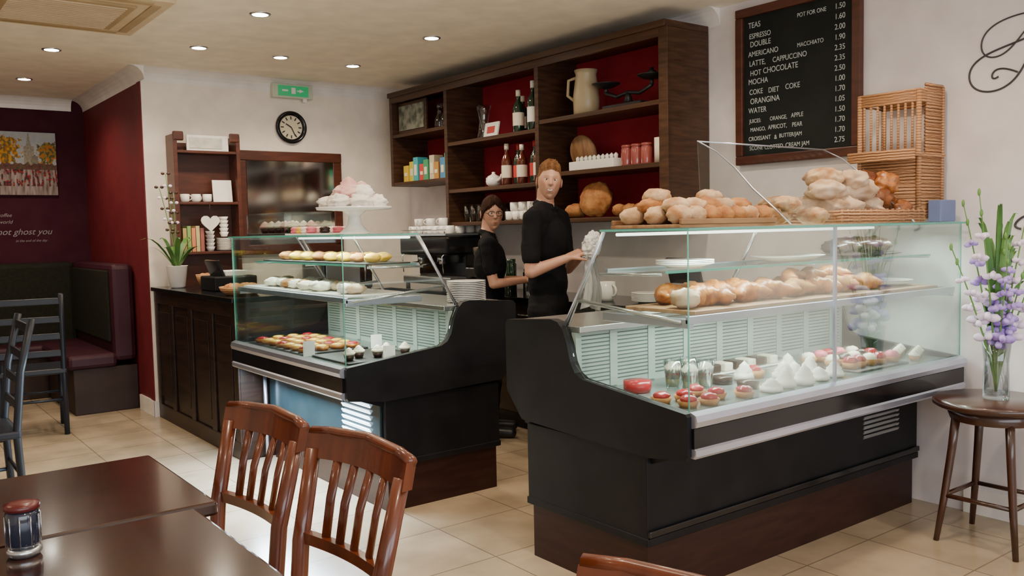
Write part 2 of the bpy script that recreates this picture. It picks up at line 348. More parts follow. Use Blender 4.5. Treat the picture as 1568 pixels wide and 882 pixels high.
def bottle(x,y,z,h,r,mat,lab,name='wine_bottle'):
    b=MB(); b.lathe([(r*.9,0),(r,.01),(r,h*.58),(r*.85,h*.66),(r*.36,h*.76),(r*.33,h*.95),(r*.40,h*.955),(r*.40,h),(0,h)],(x,y,z),mat,20)
    b.lathe([(r*1.015,h*.18),(r*1.015,h*.48)],(x,y,z),lab,20); b.lathe([(r*.42,h*.86),(r*.42,h*1.002),(0,h*1.004)],(x,y,z),lab,12); return b.fin(name)
bottle(3.93,5.04,2.066,.31,.042,BTLG,LABEL); bottle(3.92,4.86,2.066,.35,.042,BTLG,PAPER); bottle(4.05,4.94,2.066,.31,.040,BTLG,LABELR); bottle(4.05,5.14,2.066,.29,.038,BTLG,LABEL)
for i,(y,m) in enumerate([(5.14,BTLR),(5.05,BTLG),(4.96,BTLR),(4.86,BTLG),(4.77,BTLR)]):
    bottle(3.89+.04*(i%2),y,1.701,.30-.01*(i%3),.039,m,LABELR if i%2 else LABEL,'syrup_bottle')
def mug(b,x,y,z,r,h,mat,ang=0,T=None):
    b.lathe([(r*.75,0),(r*.95,h*.15),(r,h),(r*.93,h),(r*.88,h*.2),(0,h*.12)],(x,y,z),mat,18,T)
    c,s=math.cos(ang),math.sin(ang); pts=[]
    for k in range(7):
        a=-PI/2+PI*k/6; d=r*.95+r*.55*math.cos(a); pts.append((x+c*d,y+s*d,z+h*.55+h*.3*math.sin(a)))
    b.tube(pts,r*.12,mat,6,T)
def dglass(b,x,y,z,r,h): b.lathe([(0,0.003),(r*.8,0),(r,h),(r*.94,h),(r*.74,.006),(0,.006)],(x,y,z),DGLASS,14)
b=MB()
for i in range(6):
    for j in range(2): dglass(b,3.90+j*.12,5.22+i*.09,1.446,.034,.13)
b.fin('drinking_glasses')
b=MB()
for i in range(5):
    for j in range(2): mug(b,3.90+j*.12,4.78+i*.085,1.446,.038,.065,PORC,ang=PI+.3*i)
for i in range(4): mug(b,3.92,4.79+i*.1,1.511,.038,.065,PORC,ang=PI+.5*i)
b.fin('white_cups')
b=MB(); x,y,z=3.93,5.36,1.701; b.lathe([(.03,0),(.055,.02),(.06,.045),(.045,.08),(.02,.092),(.012,.1),(.014,.11),(0,.115)],(x,y,z),PORC,20)
b.tube([(x,y-.05,z+.04),(x,y-.085,z+.06),(x,y-.10,z+.09)],[.014,.01,.007],PORC); b.tube([(x,y+.05,z+.075),(x,y+.09,z+.07),(x,y+.09,z+.035),(x,y+.055,z+.025)],.006,PORC,6); b.fin('white_teapot')
b=MB(); b.lathe([(.05,0),(.058,.01),(.045,.06),(.035,.14),(.05,.22),(.062,.26),(.056,.26),(.03,.14),(.0,.02)],(3.95,5.50,2.066),DGLASS,20); b.fin('glass_vase')
b=MB(); b.obox((3.90,5.33,2.068+.055),(.012,.17,.11),PAPER,e=Euler((0,.2,0))); b.obox((3.893,5.33,2.123),(.006,.09,.05),LABELR,e=Euler((0,.2,0))); b.fin('framed_card')
b=MB(); P1=M('old_photo_print',(.05,.06,.04),.5,col2=(.22,.22,.17),scale=14,contrast=.2)
b.box((3.86,6.18,2.206),(3.88,6.63,2.47),CABWOOD,.003); b.box((3.852,6.21,2.235),(3.861,6.60,2.44),P1); b.fin('framed_picture')
for y in (5.93,6.03,6.12):
    b=MB(); b.lathe([(.035,0),(.045,.03),(.042,.09),(.018,.13),(.018,.17),(.024,.175),(.02,.19),(.024,.21),(0,.225)],(3.95,y,2.206),DGLASS,18); b.fin('glass_decanter')
cols=[(.6,.42,.03),(.55,.48,.04),(.04,.32,.36),(.5,.04,.03),(.05,.26,.12),(.48,.42,.3),(.4,.2,.04),(.06,.2,.42),(.04,.3,.16)]
b=MB(); y=6.58
for i,c in enumerate(cols):
    w=.072; h=.14+.03*((i*7)%3); b.box((3.87+.01*(i%2),y-w,1.801),(3.97,y,1.80+h),boxc(c),.002); b.box((3.868+.01*(i%2),y-w+.016,1.85),(3.8715+.01*(i%2),y-.016,1.80+h-.06),LABEL); y-=w+.008
b.fin('tea_boxes')
b=MB(); zz=2.116; b.lathe([(.07,0),(.085,.02),(.088,.12),(.075,.22),(.068,.27),(.078,.30),(.072,.30),(.06,.26),(0,.02)],(3.97,4.36,zz),CREAMC,24)
b.tube([(3.95,4.43,zz+.26),(3.94,4.50,zz+.25),(3.94,4.51,zz+.15),(3.95,4.44,zz+.10)],.011,CREAMC,8); b.fin('ceramic_jug')
b=MB(); x,y=3.95,3.95; b.box((x-.07,y-.17,zz),(x+.07,y+.17,zz+.03),IRON,.01); b.tube([(x,y,zz+.03),(x,y,zz+.10)],[.03,.015],IRON); b.tube([(x,y-.20,zz+.12),(x,y-.1,zz+.085),(x,y,zz+.10),(x,y+.1,zz+.085),(x,y+.20,zz+.12)],.012,IRON)
for s_ in (-.2,.2):
    b.tube([(x,y+s_,zz+.12),(x,y+s_,zz+.155)],.012,IRON); b.lathe([(0,.155),(.05,.156),(.088,.175),(.092,.18),(.05,.165),(0,.162)],(x,y+s_,zz),IRON,20)
b.lathe([(.025,.163),(.028,.2),(.012,.21),(.014,.22),(0,.225)],(x,y-.2,zz),IRON,12); b.fin('kitchen_scales')
b=MB(); b.lathe([(0,0),(.12,0),(.125,.012),(.12,.024),(0,.024)],(0,0,0),BOARDW,28,T=Matrix.Translation(V((4.0,4.44,1.756+.122)))@Euler((0,PI/2-.25,0)).to_matrix().to_4x4()); b.fin('round_wooden_platter')
b=MB(); b.box((3.86,4.0,1.756),(3.97,4.42,1.755+.06),PAPER,.004)
for i in range(10): b.lathe([(.012,.06),(.014,.085),(.009,.09),(0,.098)],(3.915,4.03+i*.04,1.755),PAPER,8)
b.fin('spice_jar_rack')
b=MB()
for i in range(3): b.lathe([(.034,0),(.036,.01),(.036,.10),(.03,.115),(.034,.117),(.034,.13),(0,.13)],(3.91,3.76+i*.085,1.756),M('preserve_%d'%i,(.28,.06,.05),.15,coat=.6),16)
b.fin('jam_jars')
b=MB(); b.cyl((3.90,3.64,1.756),.035,.15,CREAM); b.tube([(3.90,3.64,1.905),(3.90,3.64,1.92)],.002,IRON,5); b.fin('pillar_candle')
b=MB(); b.ell((3.93,4.24,1.448+.115),(.06,.14,.115),BREAD,lump=.12,e=Euler((0,.15,0)),seg=28,rings=18); b.ell((3.95,4.45,1.446+.05),(.08,.08,.05),BREAD,lump=.12); b.fin('round_loaf')
b=MB()
for i in range(5): b.ell((3.93,3.66+i*.09,1.446+.042),(.05,.045,.04),BREAD,lump=.15)
b.fin('bread_buns')
# ---------------------------------------------------------------- clock-wall fittings
b=MB(); x0,x1,yf,yk=2.02,2.53,6.80,6.985; z0,z1=1.24,2.15
b.box((x0,yf,z0),(x0+.03,yk,z1),FRAMEW,.003); b.box((x1-.03,yf,z0),(x1,yk,z1),FRAMEW,.003); b.box((x0+.03,yk-.012,z0),(x1-.03,yk,z1-.05),FRAMEW)
for z in (z0+.02,1.64,2.03): b.box((x0+.03,yf+.005,z-.02),(x1-.03,yk,z),FRAMEW,.002)
b.box((x0,yf-.005,2.10),(x0+.08,yf+.02,z1+.02),FRAMEW,.01); b.box((x1-.08,yf-.005,2.10),(x1,yf+.02,z1+.02),FRAMEW,.01)
b.box((x0+.01,yf+.03,1.0),(x0+.04,yf+.06,z0),FRAMEW); b.box((x1-.04,yf+.03,1.0),(x1-.01,yf+.06,z0),FRAMEW); b.box((x0+.0,6.93,1.0),(x1,6.96,z0),FRAMEW)
b.fin('wooden_shelf_unit')
b=MB(); b.box((2.13,6.83,2.031),(2.45,6.85,2.15),PAPER,.003); b.box((2.15,6.825,2.05),(2.40,6.831,2.13),M('postcard',(.45,.46,.42),.5,col2=(.66,.62,.54),scale=20)); b.fin('postcard_display')
b=MB()
for i in range(3): mug(b,2.11+i*.085,6.87,1.641,.035,.06,PORC,ang=.4*i)
b.fin('coffee_cups')
b=MB(); b.obox((2.40,6.87,1.642+.085),(.15,.008,.17),PAPER,e=Euler((-.12,0,0))); b.fin('card_sign')
b=MB()
for i,c in enumerate([(.4,.3,.1),(.2,.35,.1),(.6,.2,.1),(.5,.45,.2),(.3,.1,.08)]): b.obox((2.08+i*.033,6.87,1.261+.09+.008*(i%2)),(.028,.12,.18+.016*(i%2)),boxc(c),bev=.002)
b.fin('snack_packets')
b=MB()
for i in range(9): b.lathe([(.03,0),(.058,.009),(.06,.012),(.03,.004),(0,.004)],(2.40,6.87,1.261+i*.011),PORC,18)
for i in range(5): b.lathe([(.022,0),(.036,.035),(.033,.035),(.02,.004),(0,.004)],(2.40,6.87,1.372+i*.03),PORC,16)
for i in range(5): b.lathe([(.022,0),(.036,.035),(.033,.035),(.02,.004),(0,.004)],(2.30,6.90,1.261+i*.03),PORC,16)
b.fin('cup_and_saucer_stack')
b=MB(); pts=[]
for k in range(24):
    a=2*PI*k/24; pts.append((2.27+.0045*16*math.sin(a)**3, 1.48+.0045*(13*math.cos(a)-5*math.cos(2*a)-2*math.cos(3*a)-math.cos(4*a))))
b.prism(pts,1,6.782,6.794,PAPER); b.tube([(2.27,6.789,1.51),(2.27,6.79,1.63)],.002,IRON,5); b.fin('heart_ornament')
b=MB(); b.box((2.56,6.955,1.30),(3.46,6.985,2.05),FRAMEW,.004)
b.box((2.55,6.94,1.98),(3.47,6.985,2.06),FRAMEW,.006); b.box((2.55,6.945,1.28),(2.63,6.985,1.98),FRAMEW,.006); b.box((3.39,6.945,1.28),(3.47,6.985,1.98),FRAMEW,.006); b.box((2.55,6.945,1.22),(3.47,6.985,1.30),FRAMEW,.006)
b.box((2.63,6.945,1.30),(3.39,6.953,1.98),MIRR); b.fin('framed_mirror')
cx,cz=3.035,2.265; Tc=Matrix.Translation(V((cx,6.985,cz)))@Matrix.Rotation(PI/2,4,'X')
b=MB(); b.lathe([(.128,0),(.135,.012),(.132,.03),(.118,.036),(.105,.022),(.096,.012)],(0,0,0),BLACK2,48,Tc,cap=False); b.lathe([(0,.014),(.100,.014)],(0,0,0),M('clock_face',(.62,.55,.38),.5),48,Tc)
for k in range(12):
    a=k*PI/6; b.obox((.078*math.sin(a),.078*math.cos(a),.0155),(.010,.026,.002),IRON,rz=-a,T=Tc)
for a,l,w in ((5.25,.055,.010),(2.7,.08,.008)): b.obox((l/2*math.sin(a),l/2*math.cos(a),.019),(w,l,.002),IRON,rz=-a,T=Tc)
b.fin('round_clock')
b=MB(); b.box((2.87,6.93,2.50),(3.22,6.985,2.615),M('exit_housing',(.50,.53,.40),.4),.006); b.box((2.915,6.926,2.515),(3.18,6.931,2.60),EXITG)
b.box((3.03,6.923,2.535),(3.065,6.927,2.585),PAPER); b.box((2.95,6.923,2.553),(3.0,6.927,2.567),PAPER); b.prism([(3.10,2.545),(3.10,2.575),(3.14,2.56)],1,6.923,6.927,PAPER); b.box((3.08,6.923,2.555),(3.10,6.927,2.565),PAPER)
b.box((3.13,6.92,2.47),(3.16,6.94,2.50),TRIM); b.fin('exit_sign')
# ---------------------------------------------------------------- painting
PT=M('painted_canvas',(.5,.5,.5),.6,attr='Paint',spec=.2)
def paint(u,v):
    n=noise.noise(V((u*14,v*12,3))); n2=noise.noise(V((u*40,v*34,9))); n3=noise.noise(V((u*22,v*20,31)))
    c=(.36+.05*n,.38+.05*n,.38)
    if v>.40:
        if ((u-.08)/.26)**2+((v-.70)/.22)**2<1+n*1.5+n2*.8:
            c=(.50,.25,.02) if n3>.12 else ((.34,.13,.015) if n3>-.1 else (.12,.10,.025))
        if ((u-.86)/.20)**2+((v-.66)/.20)**2<1+n*1.5+n2*.8:
            c=(.42,.13,.015) if n3>.1 else ((.20,.17,.03) if n3>-.12 else (.08,.075,.03))
        if abs(u-.50)<(.095 if v<.78 else .045*max(0,(1.02-v)/.24)): c=(.26+.10*n2,.23+.10*n2,.17+.08*n2)
        if .54<u<.66 and v<.62: c=(.20+.1*n2,.17+.08*n2,.12)
        if v<.50+.04*n: c=(.10+.10*n2,.05+.04*n,.03)
    else:
        s=noise.noise(V((u*24,v*5,5))); c=(.22+.20*s,.17+.17*s,.15+.17*s)
        if v>.14 and noise.noise(V((u*24,v*9,1)))+.25*n2>.06: c=(.035,.02,.025) if n2<.12 else (.28,.02,.012)
    return tuple(max(.01,q) for q in c)
b=MB(); b.box((.73,YB-.034,1.78),(1.61,YB-.004,2.34),PAPER); lay=b.bm.verts.layers.float_color.new('Paint')
NU,NVv=170,110; i0=b.mi(PT); g=[]
for j in range(NVv+1):
    for i in range(NU+1):
        x=.73+.88*i/NU; z=1.78+.56*j/NVv; w_=b.bm.verts.new((x,YB-.0355,z)); w_[lay]=(*paint((x-1.17)/.44,j/NVv),1); g.append(w_)
for j in range(NVv):
    for i in range(NU):
        k=j*(NU+1)+i; f=b.bm.faces.new([g[k],g[k+1],g[k+NU+2],g[k+NU+1]]); f.material_index=i0
b.fin('street_scene_painting')
qt=bpy.data.objects.new('quotation_lettering',None); bpy.context.scene.collection.objects.link(qt)
for s_,x,z,sz in (('Opening the coffee',.88,1.585,.045),('to the world',1.0,1.525,.045),("You'd not ghost you",.90,1.425,.078),('in the end of the day',1.25,1.36,.030)): text(s_,(x,YB-.004,z),sz,SILVERL,BW,parent=qt,shear=.35,name='quotation_line')
# booth
b=MB()
b.box((1.38,7.45,0),(1.855,8.95,.36),SEATB,.006); b.box((1.34,7.42,.36),(1.70,8.95,.47),SEATP,.03); b.box((1.68,7.42,.40),(1.85,8.95,1.17),SEATP,.04)
b.box((-.9,8.5,0),(1.38,8.95,.36),SEATB,.006); b.box((-.9,8.46,.36),(1.36,8.80,.47),SEATP,.03); b.box((-.9,8.78,.40),(1.68,8.95,1.17),SEATG,.04)
b.box((1.66,7.5,.55),(1.685,8.8,1.12),SEATG,.01); b.fin('booth_seating')
def ladderchair(T,name='ladderback_chair'):
    b=MB(); m=DCHAIR
    for s_ in (-.2,.2):
        b.tube([(s_,.22,0),(s_,.20,.45),(s_,.23,.75),(s_,.29,1.0)],.018,m,8,T); b.tube([(s_,-.2,0),(s_,-.19,.44)],.018,m,8,T); b.tube([(s_,-.2,.2),(s_,.21,.2)],.010,m,8,T)
    for z,y in ((.58,.215),(.70,.225),(.82,.25),(.95,.28)): b.obox((0,y,z),(.40,.014,.045),m,bev=.005,T=T)
    b.box((-.22,-.22,.43),(.22,.22,.47),m,.012,T); b.tube([(-.2,-.2,.25),(.2,-.2,.25)],.010,m,8,T); b.tube([(-.2,.21,.25),(.2,.21,.25)],.010,m,8,T); return b.fin(name)
ladderchair(TR(1.03,7.05,0,-.12)@Matrix.Rotation(PI,4,'Z'))
ladderchair(TR(.42,4.95,0,-PI/2))
def table(x0,x1,y0,y1,name='cafe_table',z=.74):
    b=MB(); b.box((x0,y0,z-.035),(x1,y1,z),TABLEW,.008); cx,cy=(x0+x1)/2,(y0+y1)/2
    b.cyl((cx,cy,.03),.035,z-.065,IRON); b.lathe([(.2,0),(.2,.01),(.06,.035),(.035,.06)],(cx,cy,0),IRON,28); b.box((cx-.15,cy-.15,z-.05),(cx+.15,cy+.15,z-.035),IRON); return b.fin(name)
table(-.12,.69,2.095,2.69); table(-.15,.632,1.40,2.082); table(.05,.85,7.45,8.15)
b=MB(); b.lathe([(.028,0),(.033,.008),(.033,.014),(.028,.018)],(.262,2.0,.7405),STEEL,24); b.lathe([(.027,.018),(.032,.03),(.032,.085),(.029,.095)],(.262,2.0,.7405),M('jar_blue_glass',(.01,.014,.03),.1,coat=.5),24); b.lathe([(.030,.094),(.033,.096),(.033,.106),(.02,.110),(.0,.111)],(.262,2.0,.7405),M('jar_lid_dark_red',(.08,.008,.008),.3),24)
for k in range(10): a=k*PI/5; b.tube([(.262+.0325*math.cos(a),2.0+.0325*math.sin(a),.762),(.262+.0325*math.cos(a),2.0+.0325*math.sin(a),.825)],.0012,STEEL,5)
b.fin('candle_jar')
def dchair(T):
    b=MB(); m=CHAIRW
    for s_ in (-1,1):
        b.tube([(s_*.165,.20,0),(s_*.165,.17,.25),(s_*.167,.165,.45),(s_*.172,.185,.65),(s_*.186,.235,.86)],[.017,.019,.021,.021,.019],m,10,T)
        b.tube([(s_*.18,-.21,0),(s_*.18,-.21,.43)],[.014,.02],m,8,T); b.tube([(s_*.17,-.2,.2),(s_*.165,.17,.2)],.010,m,8,T)
        b.box((s_*.17-.012,-.2,.38),(s_*.17+.012,.17,.435),m,.003,T)
    def rail(z0,z1,half,y0,bow,th,n=16,yl=0.,cr=.012):
        vs=[];fs=[]
        for i in range(n+1):
            u=-1+2*i/n; x=u*half; y=y0+bow*(1-u*u)
            for (dy,z) in ((-th/2,z0),(th/2,z0),(th/2+yl,z1),(-th/2+yl,z1)): vs.append((x,y+dy,z+(cr*(1-u*u) if z==z1 else cr*.6*(1-u*u))))
        for i in range(n):
            for k in range(4): fs.append([i*4+k,i*4+(k+1)%4,(i+1)*4+(k+1)%4,(i+1)*4+k])
        fs+=[[0,1,2,3],[n*4+3,n*4+2,n*4+1,n*4]]; b.add(vs,fs,m,False,T)
    rail(.838,.897,.208,.232,.03,.026,yl=.014); rail(.645,.672,.172,.190,.018,.022,cr=0)
    b.tube([(-.208,.246,.897),(-.14,.262,.903),(0,.276,.909),(.14,.262,.903),(.208,.246,.897)],.0135,m,8,T)
    for i in range(4):
        u=(-1.5+i)*.066; bb=.03*(1-(u/.2)**2)
        b.tube([(u*.92,.190+.016,.665),(u*.96,.205+.02,.76),(u,.232+bb,.86)],.0145,m,8,T,flat=.5)
    b.box((-.195,-.225,.43),(.195,.175,.455),m,.01,T); b.tube([(-.18,-.21,.28),(.18,-.21,.28)],.01,m,8,T); b.tube([(-.16,.17,.28),(.16,.17,.28)],.01,m,8,T)
    b.box((-.17,-.205,.38),(.17,-.185,.435),m,.003,T); b.fin('dining_chair')
dchair(TR(.63,2.225,0,-PI/2+.10)); dchair(TR(.665,1.765,0,-PI/2+.08)); dchair(TR(.606,.700,0,-PI/2+.10))
# ---------------------------------------------------------------- chalkboard
b=MB(); y0,y1,z0,z1=2.50,3.28,1.72,2.60
b.box((XW-.02,y0+.04,z0+.04),(XW-.002,y1-.04,z1-.04),SLATE)
for lo,hi in (((y0,z0),(y1,z0+.05)),((y0,z1-.05),(y1,z1)),((y0,z0+.05),(y0+.05,z1-.05)),((y1-.05,z0+.05),(y1,z1-.05))): b.box((XW-.04,lo[0],lo[1]),(XW-.002,hi[0],hi[1]),FRAMEW,.006)
cb=b.fin('chalkboard_menu')
rows=[('TEAS','POT FOR ONE','1.50'),('ESPRESSO','','1.60'),('DOUBLE','','2.00'),('AMERICANO','MACCHIATO','1.90'),('LATTE, CAPPUCCINO','','2.35'),('HOT CHOCOLATE','','2.35'),('MOCHA','','2.50'),('COKE  DIET COKE','','1.00'),('ORANGINA','','1.70'),('WATER','','1.05'),('JUICES: ORANGE, APPLE','','1.50'),('MANGO, APRICOT, PEAR','','1.70'),('CROISSANT & BUTTER/JAM','','1.70'),('SCONE CLOTTED CREAM JAM','','2.75')]
random.seed(2)
for i,(a,a2,p) in enumerate(rows):
    z=z1-.118-i*.0525; sz=.043 if i<10 else .033
    xo=y1-.08-.006*(i%3)
    for wd in a.split(' '):
        if wd:
            text(wd,(XW-.0215,xo,z+random.uniform(-.004,.004)),sz*random.uniform(.93,1.04),CHALK,RW,parent=cb,sx=.84,name='menu_word',ext=.0003)
        xo-=(len(wd)*.64+.5)*sz*.84
    if a2: text(a2,(XW-.0215,y1-.40,z+.003),.032,CHALK,RW,parent=cb,sx=.85,name='menu_word',ext=.0003)
    text(p,(XW-.0215,y0+.155,z),.040,CHALK,RW,parent=cb,name='menu_price',ext=.0003,sx=.9)
# ---------------------------------------------------------------- wall flourish lettering
def stroke(pts,r,parent=None):
    c=bpy.data.curves.new('flourish','CURVE'); c.dimensions='3D'; c.bevel_depth=r; c.materials.append(GOTHIC)
    s=c.splines.new('NURBS'); s.points.add(len(pts)-1)
    for p,(px,py) in zip(s.points,pts): p.co=(XW-.003,1.953-(px-1490)*.0027,2.09-(py-100)*.0025,1)
    s.order_u=4; s.use_endpoint_u=True; c.resolution_u=8
    o=bpy.data.objects.new('lettering_stroke',c); bpy.context.scene.collection.objects.link(o)
    if parent: o.parent=parent
    return o
root=bpy.data.objects.new('script_lettering',None); bpy.context.scene.collection.objects.link(root)
stroke([(1640,20),(1600,25),(1560,22),(1515,35),(1498,62),(1505,92),(1535,95),(1560,70),(1580,40),(1610,18)],.0035,root)
stroke([(1600,60),(1560,72),(1510,82),(1480,105),(1482,140),(1510,156),(1545,150),(1570,120),(1590,60),(1600,110),(1620,140)],.0042,root)
stroke([(1560,125),(1535,110),(1515,118),(1520,135),(1530,128)],.004,root)
stroke([(1620,370),(1580,375),(1562,385),(1556,400),(1570,402)],.005,root)
stroke([(1640,140),(1660,60),(1690,50),(1690,100),(1650,130),(1700,140)],.004,root)
# ---------------------------------------------------------------- helper foods
def croissant(b,c,s,rz,mat=CROI):
    pts=[];rad=[]
    for k in range(15):
        u=-1+2*k/14; a=u*1.35; pts.append((c[0]+s*(math.sin(a)*math.cos(rz)-(math.cos(a)-.6)*math.sin(rz)),c[1]+s*(math.sin(a)*math.sin(rz)+(math.cos(a)-.6)*math.cos(rz)),c[2]+s*.42))
        rad.append(s*(.42*(1-abs(u)**1.8)+.08)*(1+.13*math.cos(k*2.6)))
    b.tube(pts,rad,mat,10)
def meringue(b,c,r,h,mat): b.lathe([(r*.8,0),(r,h*.15),(r*.95,h*.35),(r*.75,h*.42),(r*.78,h*.52),(r*.5,h*.68),(r*.5,h*.76),(r*.2,h*.9),(0,h)],c,mat,15,tw=.07)
def cupcake(b,c,r,mat,base=CHOC): b.lathe([(0,0),(r*.7,0),(r,r*1.0),(0,r*1.02)],c,base,14); meringue(b,(c[0],c[1],c[2]+r*.98),r*1.1,r*1.4,mat)
def plate(b,c,r,mat=PORC): b.lathe([(r*.6,0),(r*.65,.004),(r,.014),(r,.018),(r*.62,.008),(0,.008)],c,mat,28)
ZT=1.374
b=MB(); b.box((2.27,2.03,ZT),(2.80,2.37,ZT+.012),BOARDW,.003)
for s_ in (2.03,2.36): b.box((2.27,s_-.006,ZT+.012),(2.80,s_+.006,ZT+.03),BOARDW,.002)
b.fin('wooden_bread_tray')
random.seed(3)
b=MB()
for i in range(7):
    for j in range(3):
        b.ell((2.32+i*.075,2.08+j*.11,ZT+.012+.032),(.042,.05,.034),random.choice([FLOUR,FLOUR,BREAD]),lump=.2,rz=random.random()*3,cuts=2)
for i in range(5):
    for j in range(2): b.ell((2.35+i*.085,2.12+j*.12,ZT+.078),(.045,.052,.030),random.choice([FLOUR,BREAD,PALEB]),lump=.2,rz=random.random()*3,cuts=2)
for p in ((2.38,2.24,ZT+.115),(2.62,2.2,ZT+.112)): b.ell(p,(.05,.055,.030),FLOUR,lump=.2,cuts=2)
b.fin('bread_rolls')
b=MB()
for (x,y,z,rx,ry,rz_,h) in ((2.92,2.15,.035,.10,.07,.3,.035),(3.06,2.25,.035,.11,.06,-.2,.035),(3.0,2.13,.085,.11,.06,.5,.032),(3.14,2.1,.035,.09,.06,.9,.035),(3.08,2.22,.09,.10,.06,0,.03)):
    b.ell((x,y,ZT+z),(rx,ry,h),FLOUR,lump=.18,rz=rz_,seg=36,rings=18,cuts=4)
b.fin('ciabatta_loaves')
def basket(name,x0,x1,y0,y1,z,h):
    b=MB(); b.box((x0+.01,y0+.01,z),(x1-.01,y1-.01,z+.008),WICK)
    for k in range(int(h/.011)):
        e=.004*(k%2); zz=z+.006+k*.011; b.tube([(x0-e,y0-e,zz),(x1+e,y0-e,zz),(x1+e,y1+e,zz),(x0-e,y1+e,zz),(x0-e,y0-e,zz)],.0062,WICK,6)
    n=int((x1-x0)/.04)
    for k in range(n+1):
        for yy in (y0,y1): b.tube([(x0+k*(x1-x0)/n,yy,z),(x0+k*(x1-x0)/n,yy,z+h)],.006,WICK,6)
    return b.fin(name)
basket('wicker_basket',3.22,3.86,2.02,2.35,ZT+.001,.06)
b=MB()
for (x,y,z,rx,ry,rz_,h,m) in ((3.32,2.2,.06,.10,.13,.2,.06,PALEB),(3.46,2.2,.06,.10,.13,-.3,.06,PALEB),(3.60,2.2,.06,.09,.13,.2,.055,PALEB),(3.36,2.18,.13,.17,.08,.4,.05,PALEB),(3.53,2.18,.14,.12,.09,-.5,.055,PALEB),(3.40,2.22,.19,.10,.08,.2,.045,FLOUR),(3.50,2.15,.18,.09,.06,1.2,.045,PALEB)):
    b.ell((x,y,ZT+z+.008),(rx,ry,h),m,lump=.22,ls=2.5,rz=rz_,seg=40,rings=20,cuts=4)
b.fin('rustic_loaves')
b=MB()
for (x,y,z,r,m) in ((3.70,2.16,.11,.08,DBREAD),(3.80,2.2,.10,.075,DBREAD),(3.74,2.14,.175,.070,CROI),(3.68,2.2,.19,.060,DBREAD),(3.79,2.22,.17,.06,CROI),(3.80,2.1,.06,.06,DBREAD)):
    b.ell((x,y,ZT+z),(r,r*.9,r*.75),m,lump=.3,ls=2.5,seg=34,rings=18,cuts=3)
b.fin('crusty_brown_loaves')
b=MB(); xa,xb_,ya,yb_=3.93,4.14,2.08,2.37; zt=2.0
for x in (xa,xb_):
    for y in (ya,yb_): b.tube([(x,y,ZT+.013),(x,y,zt if x==xb_ else 1.98)],.012,WICK,8)
for k in range(18):
    z=ZT+.02+k*.0165; b.tube([(xa,ya,z),(xb_,ya,z),(xb_,yb_,z),(xa,yb_,z),(xa,ya,z)],.0085,WICK,6)
b.box((xa-.07,ya-.02,1.675),(xb_,yb_+.02,1.69),WICK,.004)
for k in range(4): b.tube([(xa-.07,ya-.02,1.665+k*.012),(xa-.07,yb_+.02,1.665+k*.012)],.008,WICK,6)
for k in range(8): y=ya+.03+k*.034; b.tube([(xa,y,1.69),(xa,y,1.93)],.006,WICK,6)
for k in range(4): z=1.93+k*.015; b.tube([(xa,ya,z),(xb_,ya,z),(xb_,yb_,z),(xa,yb_,z),(xa,ya,z)],.009,WICK,6)
for k in range(20): z=1.69+k*.0165; b.tube([(xa+.06,ya,z),(xb_,ya,z),(xb_,ya+.07,z)],.0085,WICK,6)
b.fin('wicker_bread_stand')
b=MB(); b.box((3.98,2.0,ZT),(4.12,2.06,ZT+.10),M('blue_card_box',(.12,.16,.32),.5),.004); b.fin('leaflet_box')
b=MB(); vs=[]; base=[(2.46,1.73),(2.36,1.68),(2.27,1.61),(2.18,1.52),(2.08,1.44),(2.005,1.376)]
for x in (2.86,3.76):
    for y,z in base: vs.append((x,y,z))
m_=len(base); b.add(vs,[[i,i+1,m_+i+1,m_+i] for i in range(m_-1)],ACRYL,True)
b.prism([(2.46,1.73)]+base[1:]+[(2.44,1.376)],0,2.857,2.861,ACRYL)
for x in (2.86,3.76): b.tube([(x,y,z) for y,z in base],.0035,ALU,6)
b.tube([(2.86,2.46,1.73),(3.76,2.46,1.73)],.0035,ALU,6); b.fin('acrylic_sneeze_guard')
# inside right case
ZM=1.0705; ZU=1.2225; ZD=.7355
b=MB(); b.box((2.33,2.02,ZM),(4.0,2.36,ZM+.014),BOARDW,.003); b.fin('wooden_serving_board')
random.seed(11)
b=MB()
for i in range(4):
    for j in range(2): croissant(b,(2.50+i*.13,2.11+j*.15,ZM+.014),.085,random.uniform(-.6,.6))
b.fin('croissants')
b=MB()
for i in range(5):
    for j in range(2): croissant(b,(3.08+i*.13,2.11+j*.15,ZM+.014),.08,random.uniform(-.8,.8),CROI if i%2 else BREAD)
for i in range(3): croissant(b,(3.15+i*.13,2.18,ZM+.06),.07,random.uniform(-.8,.8))
b.fin('pastries')
b=MB(); b.ell((2.39,2.12,ZM+.05),(.045,.06,.036),PALEB,lump=.2); b.fin('iced_bun')
b=MB(); plate(b,(3.87,2.19,ZM+.0145),.11); plate(b,(3.87,2.19,ZM+.024),.11); b.fin('serving_plate')
b=MB(); b.lathe([(0,0),(.10,0),(.16,.02),(.17,.024),(.10,.01),(0,.01)],(3.20,2.26,ZU),PORC,30,sx=1.1,sy=.8); b.fin('white_platter')
b=MB()
for i in range(7): b.ell((3.53+i*.062,2.25,ZU+.05+.01*(i%2)),(.05,.06,.032),CHOC,lump=.25,rz=i)
b.fin('chocolate_brownies')
b=MB(); b.lathe([(0,0),(.10,0),(.20,.012),(.21,.018),(.10,.01),(0,.01)],(3.73,2.24,ZU),IRON,30,sx=1.2,sy=.7); b.fin('dark_platter')
b=MB()
for i in range(3): plate(b,(2.55,2.26,ZU+i*.006),.11)
b.fin('plate_stack')
b=MB()
